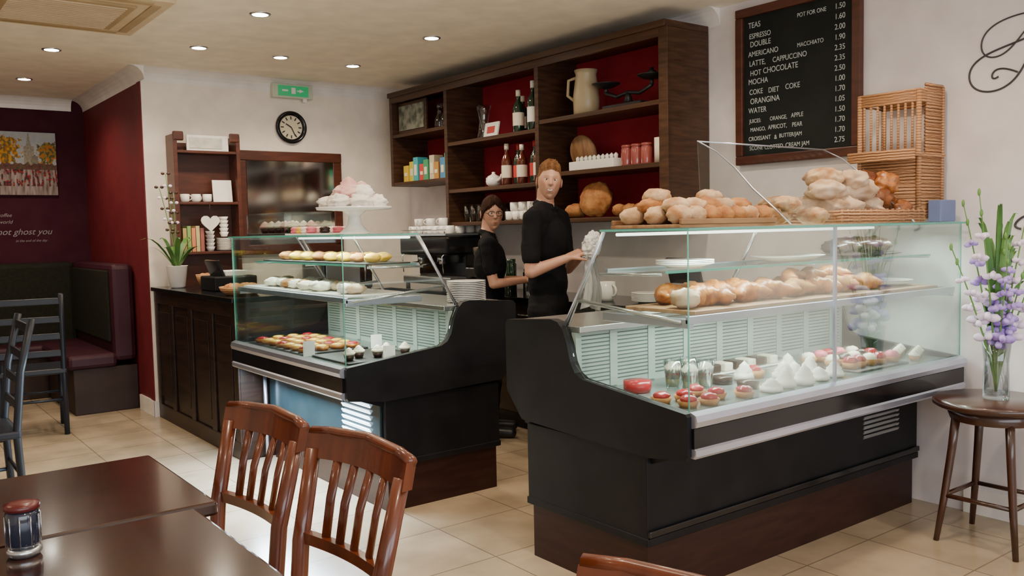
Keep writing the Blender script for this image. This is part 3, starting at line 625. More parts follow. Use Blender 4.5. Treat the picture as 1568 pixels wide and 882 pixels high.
for i in range(2):
    for j in range(2):
        x,y=2.62+i*.09,2.30+j*.09
        b.lathe([(.026,0),(.038,.11),(.036,.11),(.024,.003),(0,.003)],(x,y,ZD),DGLASS,16); b.lathe([(0,.004),(.023,.004),(.027,.035),(0,.035)],(x,y,ZD),YEL,14); b.lathe([(0,.036),(.027,.036),(.030,.06),(0,.06)],(x,y,ZD),REDB,14); b.lathe([(0,.061),(.030,.061),(.034,.085),(.02,.1),(0,.105)],(x,y,ZD),CREAM,14)
b.fin('trifle_cups')
b=MB()
for (x,y) in ((2.37,2.09),(2.46,2.07),(2.56,2.12),(2.44,2.17),(2.66,2.07),(2.35,2.20),(2.55,2.21)):
    b.lathe([(0,0),(.03,0),(.04,.022),(0,.022)],(x,y,ZD),BREAD,14); b.ell((x,y,ZD+.028),(.03,.03,.016),REDB,lump=.2)
b.fin('berry_tarts')
b=MB(); b.lathe([(0,0),(.05,0),(.055,.015),(.055,.045),(0,.047)],(2.45,2.42,ZD),REDB,20); b.fin('cheesecake')
b=MB(); random.seed(31)
for i in range(5):
    for j in range(3):
        x=2.84+i*.105+random.uniform(-.02,.02); y=2.08+j*.11+random.uniform(-.018,.018); q=random.random()
        if q<.62: meringue(b,(x,y,ZD),random.uniform(.038,.048),random.uniform(.05,.085),MERI)
        elif q<.8: b.lathe([(0,0),(.04,0),(.045,.03),(0,.034)],(x,y,ZD),CHOC,14)
        elif q<.92: b.lathe([(0,0),(.04,0),(.045,.03),(0,.034)],(x,y,ZD),BREAD,14); b.ell((x,y,ZD+.036),(.03,.03,.018),REDB,lump=.2)
b.fin('meringues')
b=MB()
for i in range(5):
    for j in range(3):
        x=3.47+i*.075+random.uniform(-.012,.012); y=2.12+j*.1+random.uniform(-.015,.015)
        b.lathe([(0,0),(.030,0),(.036,.025),(0,.026)],(x,y,ZD+.0095),BREAD,12); b.ell((x,y,ZD+.04),(.030,.030,.022),random.choice([CREAM,REDB,CHOC,PINK2,CHOC]),lump=.2)
b.box((3.42,2.06,ZD),(3.83,2.38,ZD+.009),IRON,.003)
b.fin('assorted_cakes')
b=MB()
for i in range(4):
    for j in range(2): cupcake(b,(3.91+i*.05,2.08+j*.09+.02*i,ZD),.023,CREAM,BREAD)
b.fin('cupcakes')
b=MB(); b.box((2.9,2.44,ZD),(3.45,2.54,ZD+.008),PORC,.003)
for i in range(6): b.box((2.94+i*.08,2.45,ZD+.008),(2.995+i*.08,2.53,ZD+.045),CREAM if i%2 else CHOC,.006)
b.fin('cake_slices')
# ---------------------------------------------------------------- LEFT case: on top
b=MB(); cx_,cy_=2.06,4.0
b.lathe([(.075,0),(.078,.008),(.06,.02),(.035,.05),(.03,.09),(.06,.115),(.185,.122),(.19,.135),(.17,.128),(0,.128)],(cx_,cy_,ZT),PORC,36); b.fin('cake_stand')
b=MB(); random.seed(5)
for k in range(7):
    a=k*2*PI/7; b.ell((cx_+.115*math.cos(a),cy_+.115*math.sin(a),ZT+.128+.03),(.06,.055,.034),MERI,lump=.4,ls=2.8,rz=a,seg=28,rings=18)
for k in range(4):
    a=k*2*PI/4+.4; b.ell((cx_+.055*math.cos(a),cy_+.055*math.sin(a),ZT+.128+.075),(.06,.055,.04),MERI if k%2 else PINK,lump=.4,ls=2.8,seg=28,rings=18)
meringue(b,(cx_-.03,cy_-.01,ZT+.128+.09),.055,.07,PINK); meringue(b,(cx_+.045,cy_,ZT+.128+.085),.05,.055,PINK); b.fin('giant_meringues')
b=MB(); b.box((1.90,4.22,ZT),(2.21,4.50,ZT+.008),PORC,.003)
for i in range(4):
    for j in range(4):
        m=[PINK2,TEAL,MERI,CHOC,YEL,PINK][(i*3+j*2)%6]; x,y=1.945+i*.075,4.26+j*.065
        b.lathe([(.02,0),(.028,.006),(.028,.012),(.024,.016),(.028,.02),(.028,.026),(.018,.034),(0,.035)],(x,y,ZT+.008),m,14)
b.fin('macarons')
b=MB(); b.box((1.92,4.55,ZT),(2.20,5.1,ZT+.012),IRON,.003)
for lo,hi in (((1.92,4.55),(1.923,5.1)),((2.197,4.55),(2.20,5.1)),((1.92,4.55),(2.20,4.553)),((1.92,5.097),(2.20,5.1))): b.box((lo[0],lo[1],ZT+.012),(hi[0],hi[1],ZT+.12),GLASS)
b.box((1.915,4.545,ZT+.12),(2.205,5.105,ZT+.126),GLASS)
for i in range(2):
    for j in range(5): cupcake(b,(2.0+i*.11,4.62+j*.10,ZT+.012),.03,[CREAM,PINK,MERI][(i+j)%3])
b.fin('cupcake_display_box')
b=MB(); b.box((1.90,3.80,ZM),(2.24,5.14,ZM+.010),PORC,.003)
random.seed(8)
for k in range(22): 
    x,y=1.95+random.random()*.2,3.88+k*.056; b.ell((x,y,ZM+.035),(.05,.045,.026),random.choice([CREAM,MERI,BREAD,PALEB]),lump=.3,rz=k)
b.fin('cream_pastry_tray')
b=MB(); b.box((2.01,3.80,ZU),(2.26,5.10,ZU+.008),IRON,.002)
for k in range(16): b.ell((2.08+.1*(k%2),3.86+k*.075,ZU+.032),(.045,.035,.025),[YEL,YEL,BREAD][k%3],lump=.2)
b.fin('lemon_tarts')
b=MB(); b.box((1.90,4.35,ZD),(2.30,5.10,ZD+.01),IRON,.002)
for i in range(4):
    for j in range(7): b.lathe([(0,0),(.035,0),(.042,.02),(0,.022)],(1.955+i*.095,4.42+j*.1,ZD+.01),BREAD if j%2 else CROI,12); b.ell((1.955+i*.095,4.42+j*.1,ZD+.032),(.03,.03,.01),REDB if (i+j)%3==0 else YEL)
b.fin('fruit_tarts')
b=MB(); b.box((1.93,3.86,ZD),(2.36,4.28,ZD+.01),IRON,.002)
for k in range(5): cupcake(b,(1.98+.08*k,3.95+.05*(k%2),ZD+.01),.028,CREAM)
b.fin('cream_cakes')
for (x,y) in ((1.93,4.31),(2.14,3.83),(2.33,4.31)):
    b=MB(); b.obox((x,y,ZD+.04),(.06,.004,.08),PAPER,e=Euler((-.15,0,-.5))); b.fin('price_card')
b=MB(); pts=(2.66,3.90,.9955)
for i in range(12): b.lathe([(0,0),(.06,0),(.065,.003),(.105,.009),(.106,.012),(.065,.006),(0,.006)],(pts[0],pts[1],pts[2]+i*.0095),PORC,32)
b.fin('plate_stack')
# ---------------------------------------------------------------- coffee machine etc on back counters
b=MB(); x0,x1,y0,y1=3.70,4.12,5.65,6.35; z=.92
b.box((x0,y0,z+.04),(x1,y1,z+.10),STEEL,.01); b.box((x0+.16,y0,z+.1),(x1,y1,z+.30),BLACK2,.01); b.box((x0-.02,y0-.01,z+.27),(x1,y1+.01,z+.42),BLACK2,.02); b.box((x0-.015,y0+.02,z+.42),(x1,y1-.02,z+.44),STEEL,.004)
for y in (y0+.03,y1-.03):
    for x in (x0+.03,x1-.03): b.cyl((x,y,z),.018,.04,IRON)
for y in (5.85,6.15): b.cyl((x0+.06,y,z+.20),.032,.07,STEEL); b.tube([(x0+.06,y,z+.21),(x0-.06,y,z+.20),(x0-.12,y,z+.19)],[.012,.012,.014],BLACK2)
for y in (5.70,6.30): b.tube([(x0+.02,y,z+.30),(x0-.03,y,z+.26),(x0-.02,y,z+.13)],.005,STEEL,6)
b.tube([(x0-.015,y0+.02,z+.47),(x0-.015,y1-.02,z+.47)],.005,STEEL,6)
for y in (y0+.03,y1-.03,6.0): b.tube([(x0-.015,y,z+.44),(x0-.015,y,z+.47)],.004,STEEL,6)
b.fin('espresso_machine')
b=MB(); random.seed(4)
for i in range(7):
    for j in range(4):
        for k in range(2 if ((i+j)%2 and j==0) else 1): mug(b,3.76+j*.095,5.72+i*.09,.92+.4405+k*.06,.038,.06,PORC,ang=PI+random.uniform(-1,1))
b.fin('stacked_coffee_cups')
def jar(b,x,y,z,r,h,m): b.lathe([(0,0),(r,0),(r,h*.85),(r*.8,h*.9),(r*.85,h*.92),(r*.85,h),(0,h)],(x,y,z),m,18)
b=MB(); b.box((3.78,5.35,.92),(3.98,5.55,1.10),BLACK2,.01); b.lathe([(.05,.18),(.075,.30),(.075,.33),(0,.34)],(3.88,5.45,.92),M('hopper',(.06,.05,.04),.1),20); b.tube([(3.78,5.45,1.02),(3.70,5.45,1.0)],.012,BLACK2); b.fin('coffee_grinder')
b=MB(); mug(b,3.80,4.02,.9205,.062,.12,PORC,ang=-PI/2); b.fin('white_jug')
b=MB(); mug(b,3.86,4.22,.9205,.05,.10,BLACK2,ang=-PI/2); b.lathe([(.05,.1),(.03,.13),(.008,.14),(.012,.155),(0,.16)],(3.86,4.22,.9205),BLACK2,18); b.fin('black_teapot')
b=MB()
for i in range(6): plate(b,(3.88,3.72,.9205+i*.009),.11)
b.fin('plate_stack')
b=MB(); b.box((3.80,3.3,.92),(4.1,3.5,1.05),M('till_grey',(.15,.15,.16),.4),.01); b.obox((3.83,3.4,1.12),(.02,.24,.16),BLACK2,bev=.005,e=Euler((0,-.3,0))); b.box((3.87,3.36,1.04),(3.92,3.44,1.10),BLACK2); b.fin('cash_till')
b=MB()
for i,(h,m) in enumerate(((.22,STEEL),(.18,BLACK2),(.25,BTLG),(.16,STEEL),(.2,PORC))): jar(b,3.78+.07*(i%2),4.75+i*.11,.9205,.04,h,m)
b.fin('kitchen_jars')
b=MB(); b.box((3.05,6.5,.92),(3.5,6.9,1.22),BLACK2,.015); b.box((3.08,6.492,.96),(3.38,6.501,1.18),STEEL,.003); b.tube([(3.42,6.48,.98),(3.42,6.48,1.16)],.008,STEEL,6); b.fin('small_oven')
# items on panelled counter
b=MB(); b.lathe([(0,0),(.04,0),(.055,.01),(.075,.16),(.08,.165),(.072,.165),(.05,.02),(0,.02)],(1.965,6.66,1.0),PORC,24)
for k in range(10):
    a=k*.63+.2; l=.17+.05*(k%3); vs=[];fs=[]; w=.018
    for i in range(7):
        u=i/6; rr=l*u; z=1.13+.22*math.sin(u*1.9)*(.8+.3*(k%2)); c,s_=math.cos(a),math.sin(a); ww=w*math.sin(PI*(.12+.88*u)) +.001
        vs+= [(1.965+rr*c-ww*s_,6.66+rr*s_*.8+ww*c,z),(1.965+rr*c+ww*s_,6.66+rr*s_*.8-ww*c,z)]
    for i in range(6): fs.append([2*i,2*i+1,2*i+3,2*i+2])
    b.add(vs,fs,GREEN,True)
for (dx,h) in ((-.05,.72),(-.10,.62),(.0,.58)):
    pts=[(1.965+dx*(i/8)**1.5,6.66,1.12+h*i/8) for i in range(9)]; b.tube(pts,.003,LGREEN,5)
    for i in range(4,9):
        for s_ in (-1,1): p=pts[i]; b.ell((p[0]+s_*.02,p[1],p[2]),(.014,.008,.011),WPET if (i%2) else STOOLW,seg=8,rings=6)
b.fin('potted_orchid')
b=MB(); b.lathe([(0,0),(.04,0),(.07,.05),(.085,.10),(.078,.10),(.06,.04),(0,.012)],(2.12,6.45,1.0),WICK,24)
for k in range(5): b.ell((2.12+.035*math.cos(k*1.3),6.45+.035*math.sin(k*1.3),1.085),(.028,.028,.025),BREAD)
b.fin('wooden_bowl')
b=MB(); b.box((2.0,5.95,1.0),(2.30,6.25,1.10),BLACK,.01); b.obox((2.06,6.1,1.14),(.02,.26,.15),BLACK2,e=Euler((0,-.35,0)),bev=.004); b.box((2.1,6.02,1.10),(2.25,6.18,1.135),PAPER,.004); b.fin('cash_register')
b=MB(); mug(b,2.30,6.35,1.0005,.04,.08,PORC); mug(b,2.2,6.3,1.0005,.04,.08,PORC); b.fin('white_mugs')
b=MB(); b.lathe([(0,0),(.09,0),(.13,.03),(.14,.055),(.13,.055),(.085,.01),(0,.01)],(2.02,5.5,1.0),WICK,28)
for k in range(7): b.ell((2.02+.07*math.cos(k*.9),5.5+.07*math.sin(k*.9),1.045),(.04,.035,.03),BREAD,lump=.2)
b.fin('biscuit_basket')
# ---------------------------------------------------------------- stool + flowers
b=MB(); sx,sy=3.86,1.70
b.lathe([(0,.585),(.225,.585),(.24,.595),(.24,.612),(.23,.62),(0,.62)],(sx,sy,0),STOOLW,40); b.lathe([(.17,.53),(.19,.585),(.17,.585),(.15,.53)],(sx,sy,0),STOOLW,32,cap=False)
for k in range(4):
    a=PI/4+k*PI/2; c,s_=math.cos(a),math.sin(a); f=(sx+.23*c,sy+.23*s_)
    b.tube([(sx+.15*c,sy+.15*s_,.585),(sx+.17*c,sy+.17*s_,.4),(sx+.20*c,sy+.20*s_,.18),(f[0],f[1],0)],[.020,.018,.016,.012],STOOLW,8)
    a2=a+PI/2; b.tube([(sx+.20*math.cos(a),sy+.20*math.sin(a),.2),(sx+.20*math.cos(a2),sy+.20*math.sin(a2),.2)],.010,STOOLW,8)
b.fin('round_side_table')
b=MB(); vx,vy,vz=3.87,1.70,.6205
b.lathe([(.0,.0),(.05,0),(.052,.01),(.048,.15),(.06,.27),(.056,.27),(.044,.15),(.046,.02),(0,.02)],(vx,vy,vz),DGLASS,24)
random.seed(21)
def petal(b,p,s,mat):
    for k in range(4):
        a=k*PI/2+random.random(); b.ell((p[0]+s*.55*math.cos(a),p[1]+s*.55*math.sin(a),p[2]+random.uniform(-.3,.3)*s),(s*.7,s*.35,s*.45),mat,rz=a,seg=8,rings=6,lump=.2)
stems=[(-.22,-.02,.84,WPET),(-.10,.10,.80,LILAC),(-.13,-.1,.62,LILAC),(.02,.0,.74,LILAC),(.10,-.08,.80,WPET),(.14,.05,.70,LILAC),(-.24,.08,.62,WPET),(-.02,-.12,.55,LILAC),(.2,-.1,.6,WPET),(-.05,-.05,.66,LILAC)]
for (dx,dy,h,m) in stems:
    pts=[(vx+dx*u**1.3,vy+dy*u**1.3,vz+.03+h*u) for u in [i/10 for i in range(11)]]
    b.tube(pts,[.005-.0003*i for i in range(11)],LGREEN,6)
    for i in range(4,11):
        p=pts[i]; s=.040-.004*(i-4)
        if i<9: petal(b,(p[0]+random.uniform(-.02,.02),p[1]+random.uniform(-.02,.02),p[2]-.01),s,m if random.random()<.8 else WPET)
        else: b.ell(p,(.007,.007,.016),LGREEN,seg=8,rings=6)
for k in range(24):
    a=random.uniform(0,2*PI); l=random.uniform(.08,.26); h=random.uniform(.35,.82); c,s_=math.cos(a)*l,math.sin(a)*l*.4; vs=[];fs=[]
    for i in range(9):
        u=i/8; w=.011*math.sin(PI*(.15+.85*u))+.001; x=vx+c*u**1.6; y=vy+s_*u**1.6; z=vz+.03+h*math.sin(u*1.7)/1.0
        vs+=[(x-w*.7,y+w*.7,z),(x+w*.7,y-w*.7,z)]
    for i in range(8): fs.append([2*i,2*i+1,2*i+3,2*i+2])
    b.add(vs,fs,GREEN if k%2 else LGREEN,True)
b.fin('flower_vase')
# ---------------------------------------------------------------- people
def capsule(b,a,c,ra,rb,mat,seg=14):
    a=V(a);c=V(c);d=c-a;L=d.length
    if L<1e-6: b.ell(a,(ra,ra,ra),mat,seg=seg,rings=10);return
    d.normalize(); pts=[];rad=[]
    for k in range(5): t=PI/2*(k)/5; pts.append(a-d*ra*math.cos(t)); rad.append(max(ra*math.sin(t),ra*.02))
    pts.append(a);rad.append(ra);pts.append(c);rad.append(rb)
    for k in range(1,6): t=PI/2*k/5; pts.append(c+d*rb*math.sin(t)); rad.append(max(rb*math.cos(t),rb*.02))
    b.tube(pts,rad,mat,seg)
def hand(pr,w,d,n,thumb_side,curl,lab='skin',sc=1.):
    w=V(w);d=V(d).normalized();n=V(n);n=(n-d*n.dot(d)).normalized();s=d.cross(n)*thumb_side
    offs=[.032,.011,-.011,-.031]; lens=[.95,1.05,1.,.8]
    for o,l in zip(offs,lens):
        base=w+(d*.085+s*o)*sc; pr.append(('c',w+s*o*.55*sc+d*.01,base,.016*sc,.0115*sc,lab))
        p=base; ang=0; dirs=s*(o*.8)
        for L_,dc,r0,r1 in ((.040,.35,.0092,.0088),(.026,.5,.0088,.0082),(.021,.4,.0082,.0068)):
            ang+=dc*curl; v=(d*math.cos(ang)+n*math.sin(ang)+dirs*.6).normalized(); q=p+v*L_*l*sc; pr.append(('c',p,q,r0*sc,r1*sc,lab)); p=q
    p=w+(d*.025+s*.028)*sc; q=p+(d*.035+s*.028+n*.012)*sc; r_=q+(d*.030+s*.006+n*.018)*sc
    pr.append(('c',w+d*.015,p,.014*sc,.014*sc,lab)); pr.append(('c',p,q,.0135*sc,.0105*sc,lab)); pr.append(('c',q,r_,.010*sc,.008*sc,lab))
def make_head(b,T,skin,lip,brow,hairm,style,smile,glasses):
    col=b.bm.verts.layers.float_color.get('Col') or b.bm.verts.layers.float_color.new('Col')
    jaw=.18 if style=='m' else .27
    def shape(x,y,z):
        px=.073*x;py=.094*y;pz=.118*z;t=max(0,-z)
        rr=math.sqrt(max(0,1-z*z))
        if z<0 and rr>1e-4: px=.073*(x/rr)*(rr**.74)*(1-jaw*t-.10*t**4)
        px*=1+.06*(1-abs(z))*abs(y)
        if y<0 and z<0 and rr>1e-4: py=.094*(y/rr)*(rr**.62)
        py*= (1-.42*t) if y>0 else (1-.06*t)
        if y>0 and z<0: py+=.012*t
        fr=max(0,-(y/max(rr,.15)))**1.5 if z<0 else max(0,-y)**1.5
        ax=abs(x); g=lambda cx,cz,sx,sz: math.exp(-((ax-cx)/sx)**2-((z-cz)/sz)**2)*fr
        nz=0
        if -.30<z<.16: nz=((.16-z)/.34) if z>-.18 else max(0,(z+.30)/.12)
        py-= .022*math.exp(-(x/(.08+.09*nz))**2)*nz*fr
        py+= .007*g(.36,.07,.17,.09); py-=.004*g(.32,.23,.30,.07); py-=.005*g(.50,-.16,.2,.16)
        py-=.006*g(0,-.86,.22,.10); py+= .004*g(0,-.68,.3,.06)
        py-=.005*g(0,-.49,.30,.12); px*=1-.03*g(.75,-.35,.2,.2)
        if smile: py-=.004*g(.42,-.30,.12,.12)
        return V((px,py,pz))
    NR,NS=120,170; i0=b.mi(SKINH); vs=[]
    def mix(a,c,k): return tuple(p*(1-k)+q*k for p,q in zip(a,c))
    for j in range(NR+1):
        ph=-PI/2+PI*j/NR
        for k in range(NS):
            a=2*PI*k/NS; x,y,z=math.cos(ph)*math.cos(a),math.cos(ph)*math.sin(a),math.sin(ph)
            bv=b.bm.verts.new(T@shape(x,y,z)); ax=abs(x); c=skin
            if y<0:
                c=mix(c,(skin[0]*.98,skin[1]*.66,skin[2]*.60),.45*math.exp(-((ax-.45)/.18)**2-((z+.18)/.15)**2))
                if style=='m': c=mix(c,(skin[0]*.62,skin[1]*.55,skin[2]*.5),.30*min(1,max(0,(-z-.38)/.15))*(1-math.exp(-((ax)/.3)**2-((z+.47)/.1)**2)))
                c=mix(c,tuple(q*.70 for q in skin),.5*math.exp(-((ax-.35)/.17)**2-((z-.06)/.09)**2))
                lz=-.49+(.8 if smile else .12)*x*x
                if smile:
                    dz=z-(lz-.01)
                    if ax<.24 and abs(dz)<.042*(1-(ax/.26)**2)**.5: c=(.68,.66,.60)
                    elif ax<.30 and abs(dz)<.080*(1-(ax/.31)**2)**.5: c=lip
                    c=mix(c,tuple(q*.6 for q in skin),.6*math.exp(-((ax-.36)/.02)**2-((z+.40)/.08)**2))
                else:
                    dz=z-lz
                    if ax<.20 and abs(dz)<.055*(1-(ax/.22)**2)**.5: c=lip
                    if ax<.19 and abs(dz)<.010: c=tuple(q*.4 for q in lip)
                bz=.245+.35*(.02-(ax-.34)**2)
                if .15<ax<.54: c=mix(c,brow,.75*math.exp(-((z-bz)/.020)**2))
                if abs(ax-.34)<.16: c=mix(c,brow,.6*math.exp(-((z-(.120-1.4*(ax-.34)**2))/.010)**2))
                if ax<.075 and -.30<z<-.26: c=tuple(q*.55 for q in skin)
            bv[col]=(*c,1); vs.append(bv)
    for j in range(NR):
        for k in range(NS):
            q=[vs[j*NS+k],vs[j*NS+(k+1)%NS],vs[(j+1)*NS+(k+1)%NS],vs[(j+1)*NS+k]]
            f=b.bm.faces.new(q); f.material_index=i0; f.smooth=True
    for s_ in (-1,1):
        zz=.065; p=shape(s_*.34,-math.sqrt(1-.34**2-zz**2),zz)
        b.ell(p+V((0,.0025,0)),(.0135,.0065,.0055 if smile else .0064),EYEW,seg=14,rings=8,T=T); b.ell(p+V((0,-.0022,0)),(.0054,.003,.0052),EYED,seg=10,rings=6,T=T)
        b.ell((s_*.0765,.012,-.006),(.006,.017,.029),EARM,seg=14,rings=10,T=T,e=Euler((0,0,s_*.30))); b.ell((s_*.0795,.010,-.004),(.004,.009,.017),LOBE,seg=10,rings=6,T=T,e=Euler((0,0,s_*.30)))
        if glasses:
            pts=[(p.x+.023*math.cos(a)*1.05,p.y-.014+.002*abs(math.cos(a)),p.z-.002+.016*math.sin(a)) for a in [2*PI*i/20 for i in range(21)]]
            b.tube(pts,.0020,BLACK2,5,T); b.tube([(p.x+s_*.024,p.y-.012,p.z),(s_*.078,-.02,p.z+.003),(s_*.082,.02,p.z)],.0016,BLACK2,5,T)
    if glasses: b.tube([(-.008,-.103,.008),(.008,-.103,.008)],.0018,BLACK2,5,T)
    vs={}; NR2,NS2=110,150
    def sm(a,b_,t): t=min(1,max(0,(t-a)/(b_-a))); return t*t*(3-2*t)
    def lim_(x,y,z):
        ax=abs(x)
        if style=='m':
            l=(.55+.04*math.cos(x*6)); l=l+(.22-l)*sm(-.62,-.38,y)
            if y>-.30: l=min(l,.24)
            if -.16<y<.04: l=-.02
            if y>.18: l=-.40
            return l
        if y<-.15: return .56-.50*ax
        return .02 if y<.2 else -.45
    ih=b.mi(hairm)
    def hv(j,k):
        key=(j,k%NS2)
        if key not in vs:
            ph=-PI/2+PI*j/NR2; a=2*PI*(k%NS2)/NS2; x,y,z=math.cos(ph)*math.cos(a),math.cos(ph)*math.sin(a),math.sin(ph)
            p=shape(x,y,z); m=z-lim_(x,y,z)
            st=noise.noise(V((x*22,y*5,z*22))); big=noise.noise(V((x*5,y*4,z*4)))
            e=sm(-.02,.12,m)
            if style=='m':
                top=sm(.35,.8,z); th=.001+e*(.0028+.0012*st+top*(.013+.005*st+.005*big))
                o=V((x,y-.5*top*(1 if y<0 else 0),z+.3*top))
            else: th=.001+e*(.007+.0015*st+.005*sm(.2,.9,z)+.002*big); o=V((x,y,z))
            p=p+o*th; bv=b.bm.verts.new(T@p); bv[col]=(0,0,0,1); vs[key]=bv
        return vs[key]
    for j in range(NR2):
        ph=-PI/2+PI*(j+.5)/NR2
        for k in range(NS2):
            a=2*PI*(k+.5)/NS2
            x,y,z=math.cos(ph)*math.cos(a),math.cos(ph)*math.sin(a),math.sin(ph)
            if z-lim_(x,y,z)+.05*noise.noise(V((x*26,y*26,z*9)))>0:
                try: f=b.bm.faces.new([hv(j,k),hv(j,k+1),hv(j+1,k+1),hv(j+1,k)]); f.material_index=ih; f.smooth=True
                except ValueError: pass
    if style=='w':
        b.ell((0,.095,-.0),(.035,.03,.04),hairm,lump=.2,T=T)
        b.tube([(0,.10,0),(-.01,.135,-.04),(-.02,.14,-.12),(-.02,.12,-.2),(-.01,.10,-.27)],[.02,.028,.032,.025,.008],hairm,12,T)
        for s_ in (-1,1): b.tube([(s_*.045,-.075,.058),(s_*.068,-.05,.025),(s_*.077,-.02,-.02),(s_*.078,.0,-.05)],[.005,.008,.006,.003],hairm,8,T)
SKINH=M('face_skin',(.6,.35,.25),.5,attr='Col',sub=.05)
EYEW=M('eye_white',(.60,.57,.54),.3); EYED=M('iris_dark',(.03,.035,.04),.15)
EARM=M('ear_skin',(.44,.21,.14),.5); LOBE=M('ear_inner',(.32,.13,.09),.6)
SKIN=M('skin',(.46,.235,.155),.5,col2=(.52,.28,.19),scale=12)
SHIRT=M('black_shirt',(.004,.004,.0055),.9,spec=.12,bump=.5,bscale=9); TROU=M('black_trousers',(.005,.005,.006),.9,spec=.12,bump=.4,bscale=10); SHOE=M('black_shoe',(.008,.008,.008),.35)
LAB={'skin':SKIN,'shirt':SHIRT,'trousers':TROU,'shoe':SHOE}
def collar(pr,z,r,yc=.008):
    pts=[(r*math.cos(a),yc+r*.95*math.sin(a),z+.016*math.sin(a)) for a in [-PI/2+.35+(2*PI-.7)*i/16 for i in range(17)]]
    for p,q in zip(pts[:-1],pts[1:]): pr.append(('c',p,q,.010,.010,'shirt')); pr.append(('c',(p[0]*1.12,yc+(p[1]-yc)*1.12,p[2]-.018),(q[0]*1.12,yc+(q[1]-yc)*1.12,q[2]-.018),.012,.012,'shirt'))
def person(name,prims,T,voxel,headT,headargs):
    b=MB()
    for p in prims:
        if p[0]=='c': capsule(b,p[1],p[2],p[3],p[4],SHIRT)
        else: b.ell(p[1],p[2],SHIRT,seg=24,rings=16)
    o=b.fin('tmp'); md=o.modifiers.new('r','REMESH'); md.mode='VOXEL'; md.voxel_size=voxel; md.use_smooth_shade=True
    sm=o.modifiers.new('s','SMOOTH'); sm.iterations=4; sm.factor=.5
    dg=bpy.context.evaluated_depsgraph_get(); me=bpy.data.meshes.new_from_object(o.evaluated_get(dg)); bpy.data.objects.remove(o)
    n=len(me.vertices); co=np.empty(n*3); me.vertices.foreach_get('co',co); co=co.reshape(-1,3)
    fc=np.empty(len(me.polygons)*3); me.polygons.foreach_get('center',fc); fc=fc.reshape(-1,3)
    best=np.full(len(fc),1e9); lab=np.zeros(len(fc),int); names=list(LAB)
    for p in prims:
        if p[0]=='c':
            a=np.array(p[1]);c=np.array(p[2]);d=c-a;t=np.clip(((fc-a)@d)/(d@d+1e-9),0,1); dist=np.linalg.norm(fc-(a+t[:,None]*d),axis=1)-(p[3]+(p[4]-p[3])*t)
        else:
            r=np.array(p[2]); q=(fc-np.array(p[1])); dist=(np.linalg.norm(q/r,axis=1)-1)*r.min()
        k=dist<best; best[k]=dist[k]; lab[k]=names.index(p[-1])
    lv=np.zeros(n,bool)
    for pi_,pl in enumerate(me.polygons):
        if lab[pi_] in (1,2):
            for k in pl.vertices: lv[k]=True
    for k in range(n):
        if lv[k]:
            c=co[k]; w=.006*noise.noise(V((c[0]*8,c[1]*8,c[2]*14)))+.002*noise.noise(V((c[0]*30,c[1]*30,c[2]*40)))
            co[k]=c+np.array(me.vertices[k].normal)*w
    b=MB(); col=b.bm.verts.layers.float_color.new('Col'); idx=[b.mi(LAB[nm]) for nm in names]
    bv=[b.bm.verts.new(T@V(c)) for c in co]
    for pi_,pl in enumerate(me.polygons):
        f=b.bm.faces.new([bv[k] for k in pl.vertices]); f.smooth=True; f.material_index=idx[lab[pi_]]
    make_head(b,T@headT,*headargs)
    ob=b.fin(name,recalc=False); bpy.data.meshes.remove(me); return ob
def legs(pr,s=1.,w=1.):
    for sg in (-1,1):
        pr+= [('c',(sg*.085*w,0,.90*s),(sg*.10,-.01,.50*s),.088*w,.062,'trousers'),('c',(sg*.10,-.01,.50*s),(sg*.105,.02,.10*s),.060,.052,'trousers'),('c',(sg*.105,.03,.045),(sg*.115,-.13,.035),.042,.034,'shoe'),('c',(sg*.105,.02,.09),(sg*.105,.02,.06),.045,.04,'shoe')]
pr=[]; legs(pr)
pr+=[('e',(0,0,.93),(.160,.115,.13),'trousers'),('e',(0,0,1.06),(.152,.112,.18),'shirt'),('e',(0,0,1.28),(.178,.118,.20),'shirt'),('c',(-.13,.005,1.435),(.13,.005,1.435),.075,.075,'shirt'),('c',(-.15,.01,1.455),(0,.01,1.510),.055,.05,'shirt'),('c',(.15,.01,1.455),(0,.01,1.510),.055,.05,'shirt'),
 ('c',(-.13,.0,1.38),(-.12,.0,1.2),.07,.05,'shirt'),('c',(.13,.0,1.38),(.12,.0,1.2),.07,.05,'shirt'),
 ('c',(0,.012,1.48),(0,.005,1.60),.054,.052,'skin'),
 ('c',(-.185,.0,1.44),(-.230,-.005,1.22),.060,.056,'shirt'),('c',(-.230,-.005,1.22),(-.235,-.01,1.135),.042,.039,'skin'),('c',(-.235,-.01,1.135),(-.105,-.17,1.205),.040,.026,'skin'),
 ('c',(.185,.0,1.44),(.232,-.01,1.22),.060,.056,'shirt'),('c',(.232,-.01,1.22),(.238,-.02,1.135),.042,.039,'skin'),('c',(.238,-.02,1.135),(.11,-.17,1.215),.040,.026,'skin')]
collar(pr,1.532,.062)
hand(pr,(-.10,-.175,1.21),(.62,-.70,.35),(.35,.1,-.9),-1,1.3); hand(pr,(.105,-.175,1.22),(-.55,-.75,.35),(-.3,.1,-.9),1,1.3)
MX,MY,MTH=3.365,4.06,math.radians(24)
TM=TR(MX,MY,0,MTH)
headM=Matrix.Translation(V((0,-.020,1.660)))@Matrix.Rotation(math.radians(-34)-MTH,4,'Z')@Matrix.Rotation(math.radians(5),4,'Y')@Matrix.Scale(.95,4)
person('man',pr,TM,.0055,headM,((.50,.27,.18),(.38,.12,.095),(.16,.075,.035),M('ginger_hair',(.12,.052,.018),.8,col2=(.23,.11,.045),scale=40,stretch=(1,1,.3),bump=.6,bscale=110,spec=.15),'m',True,False))
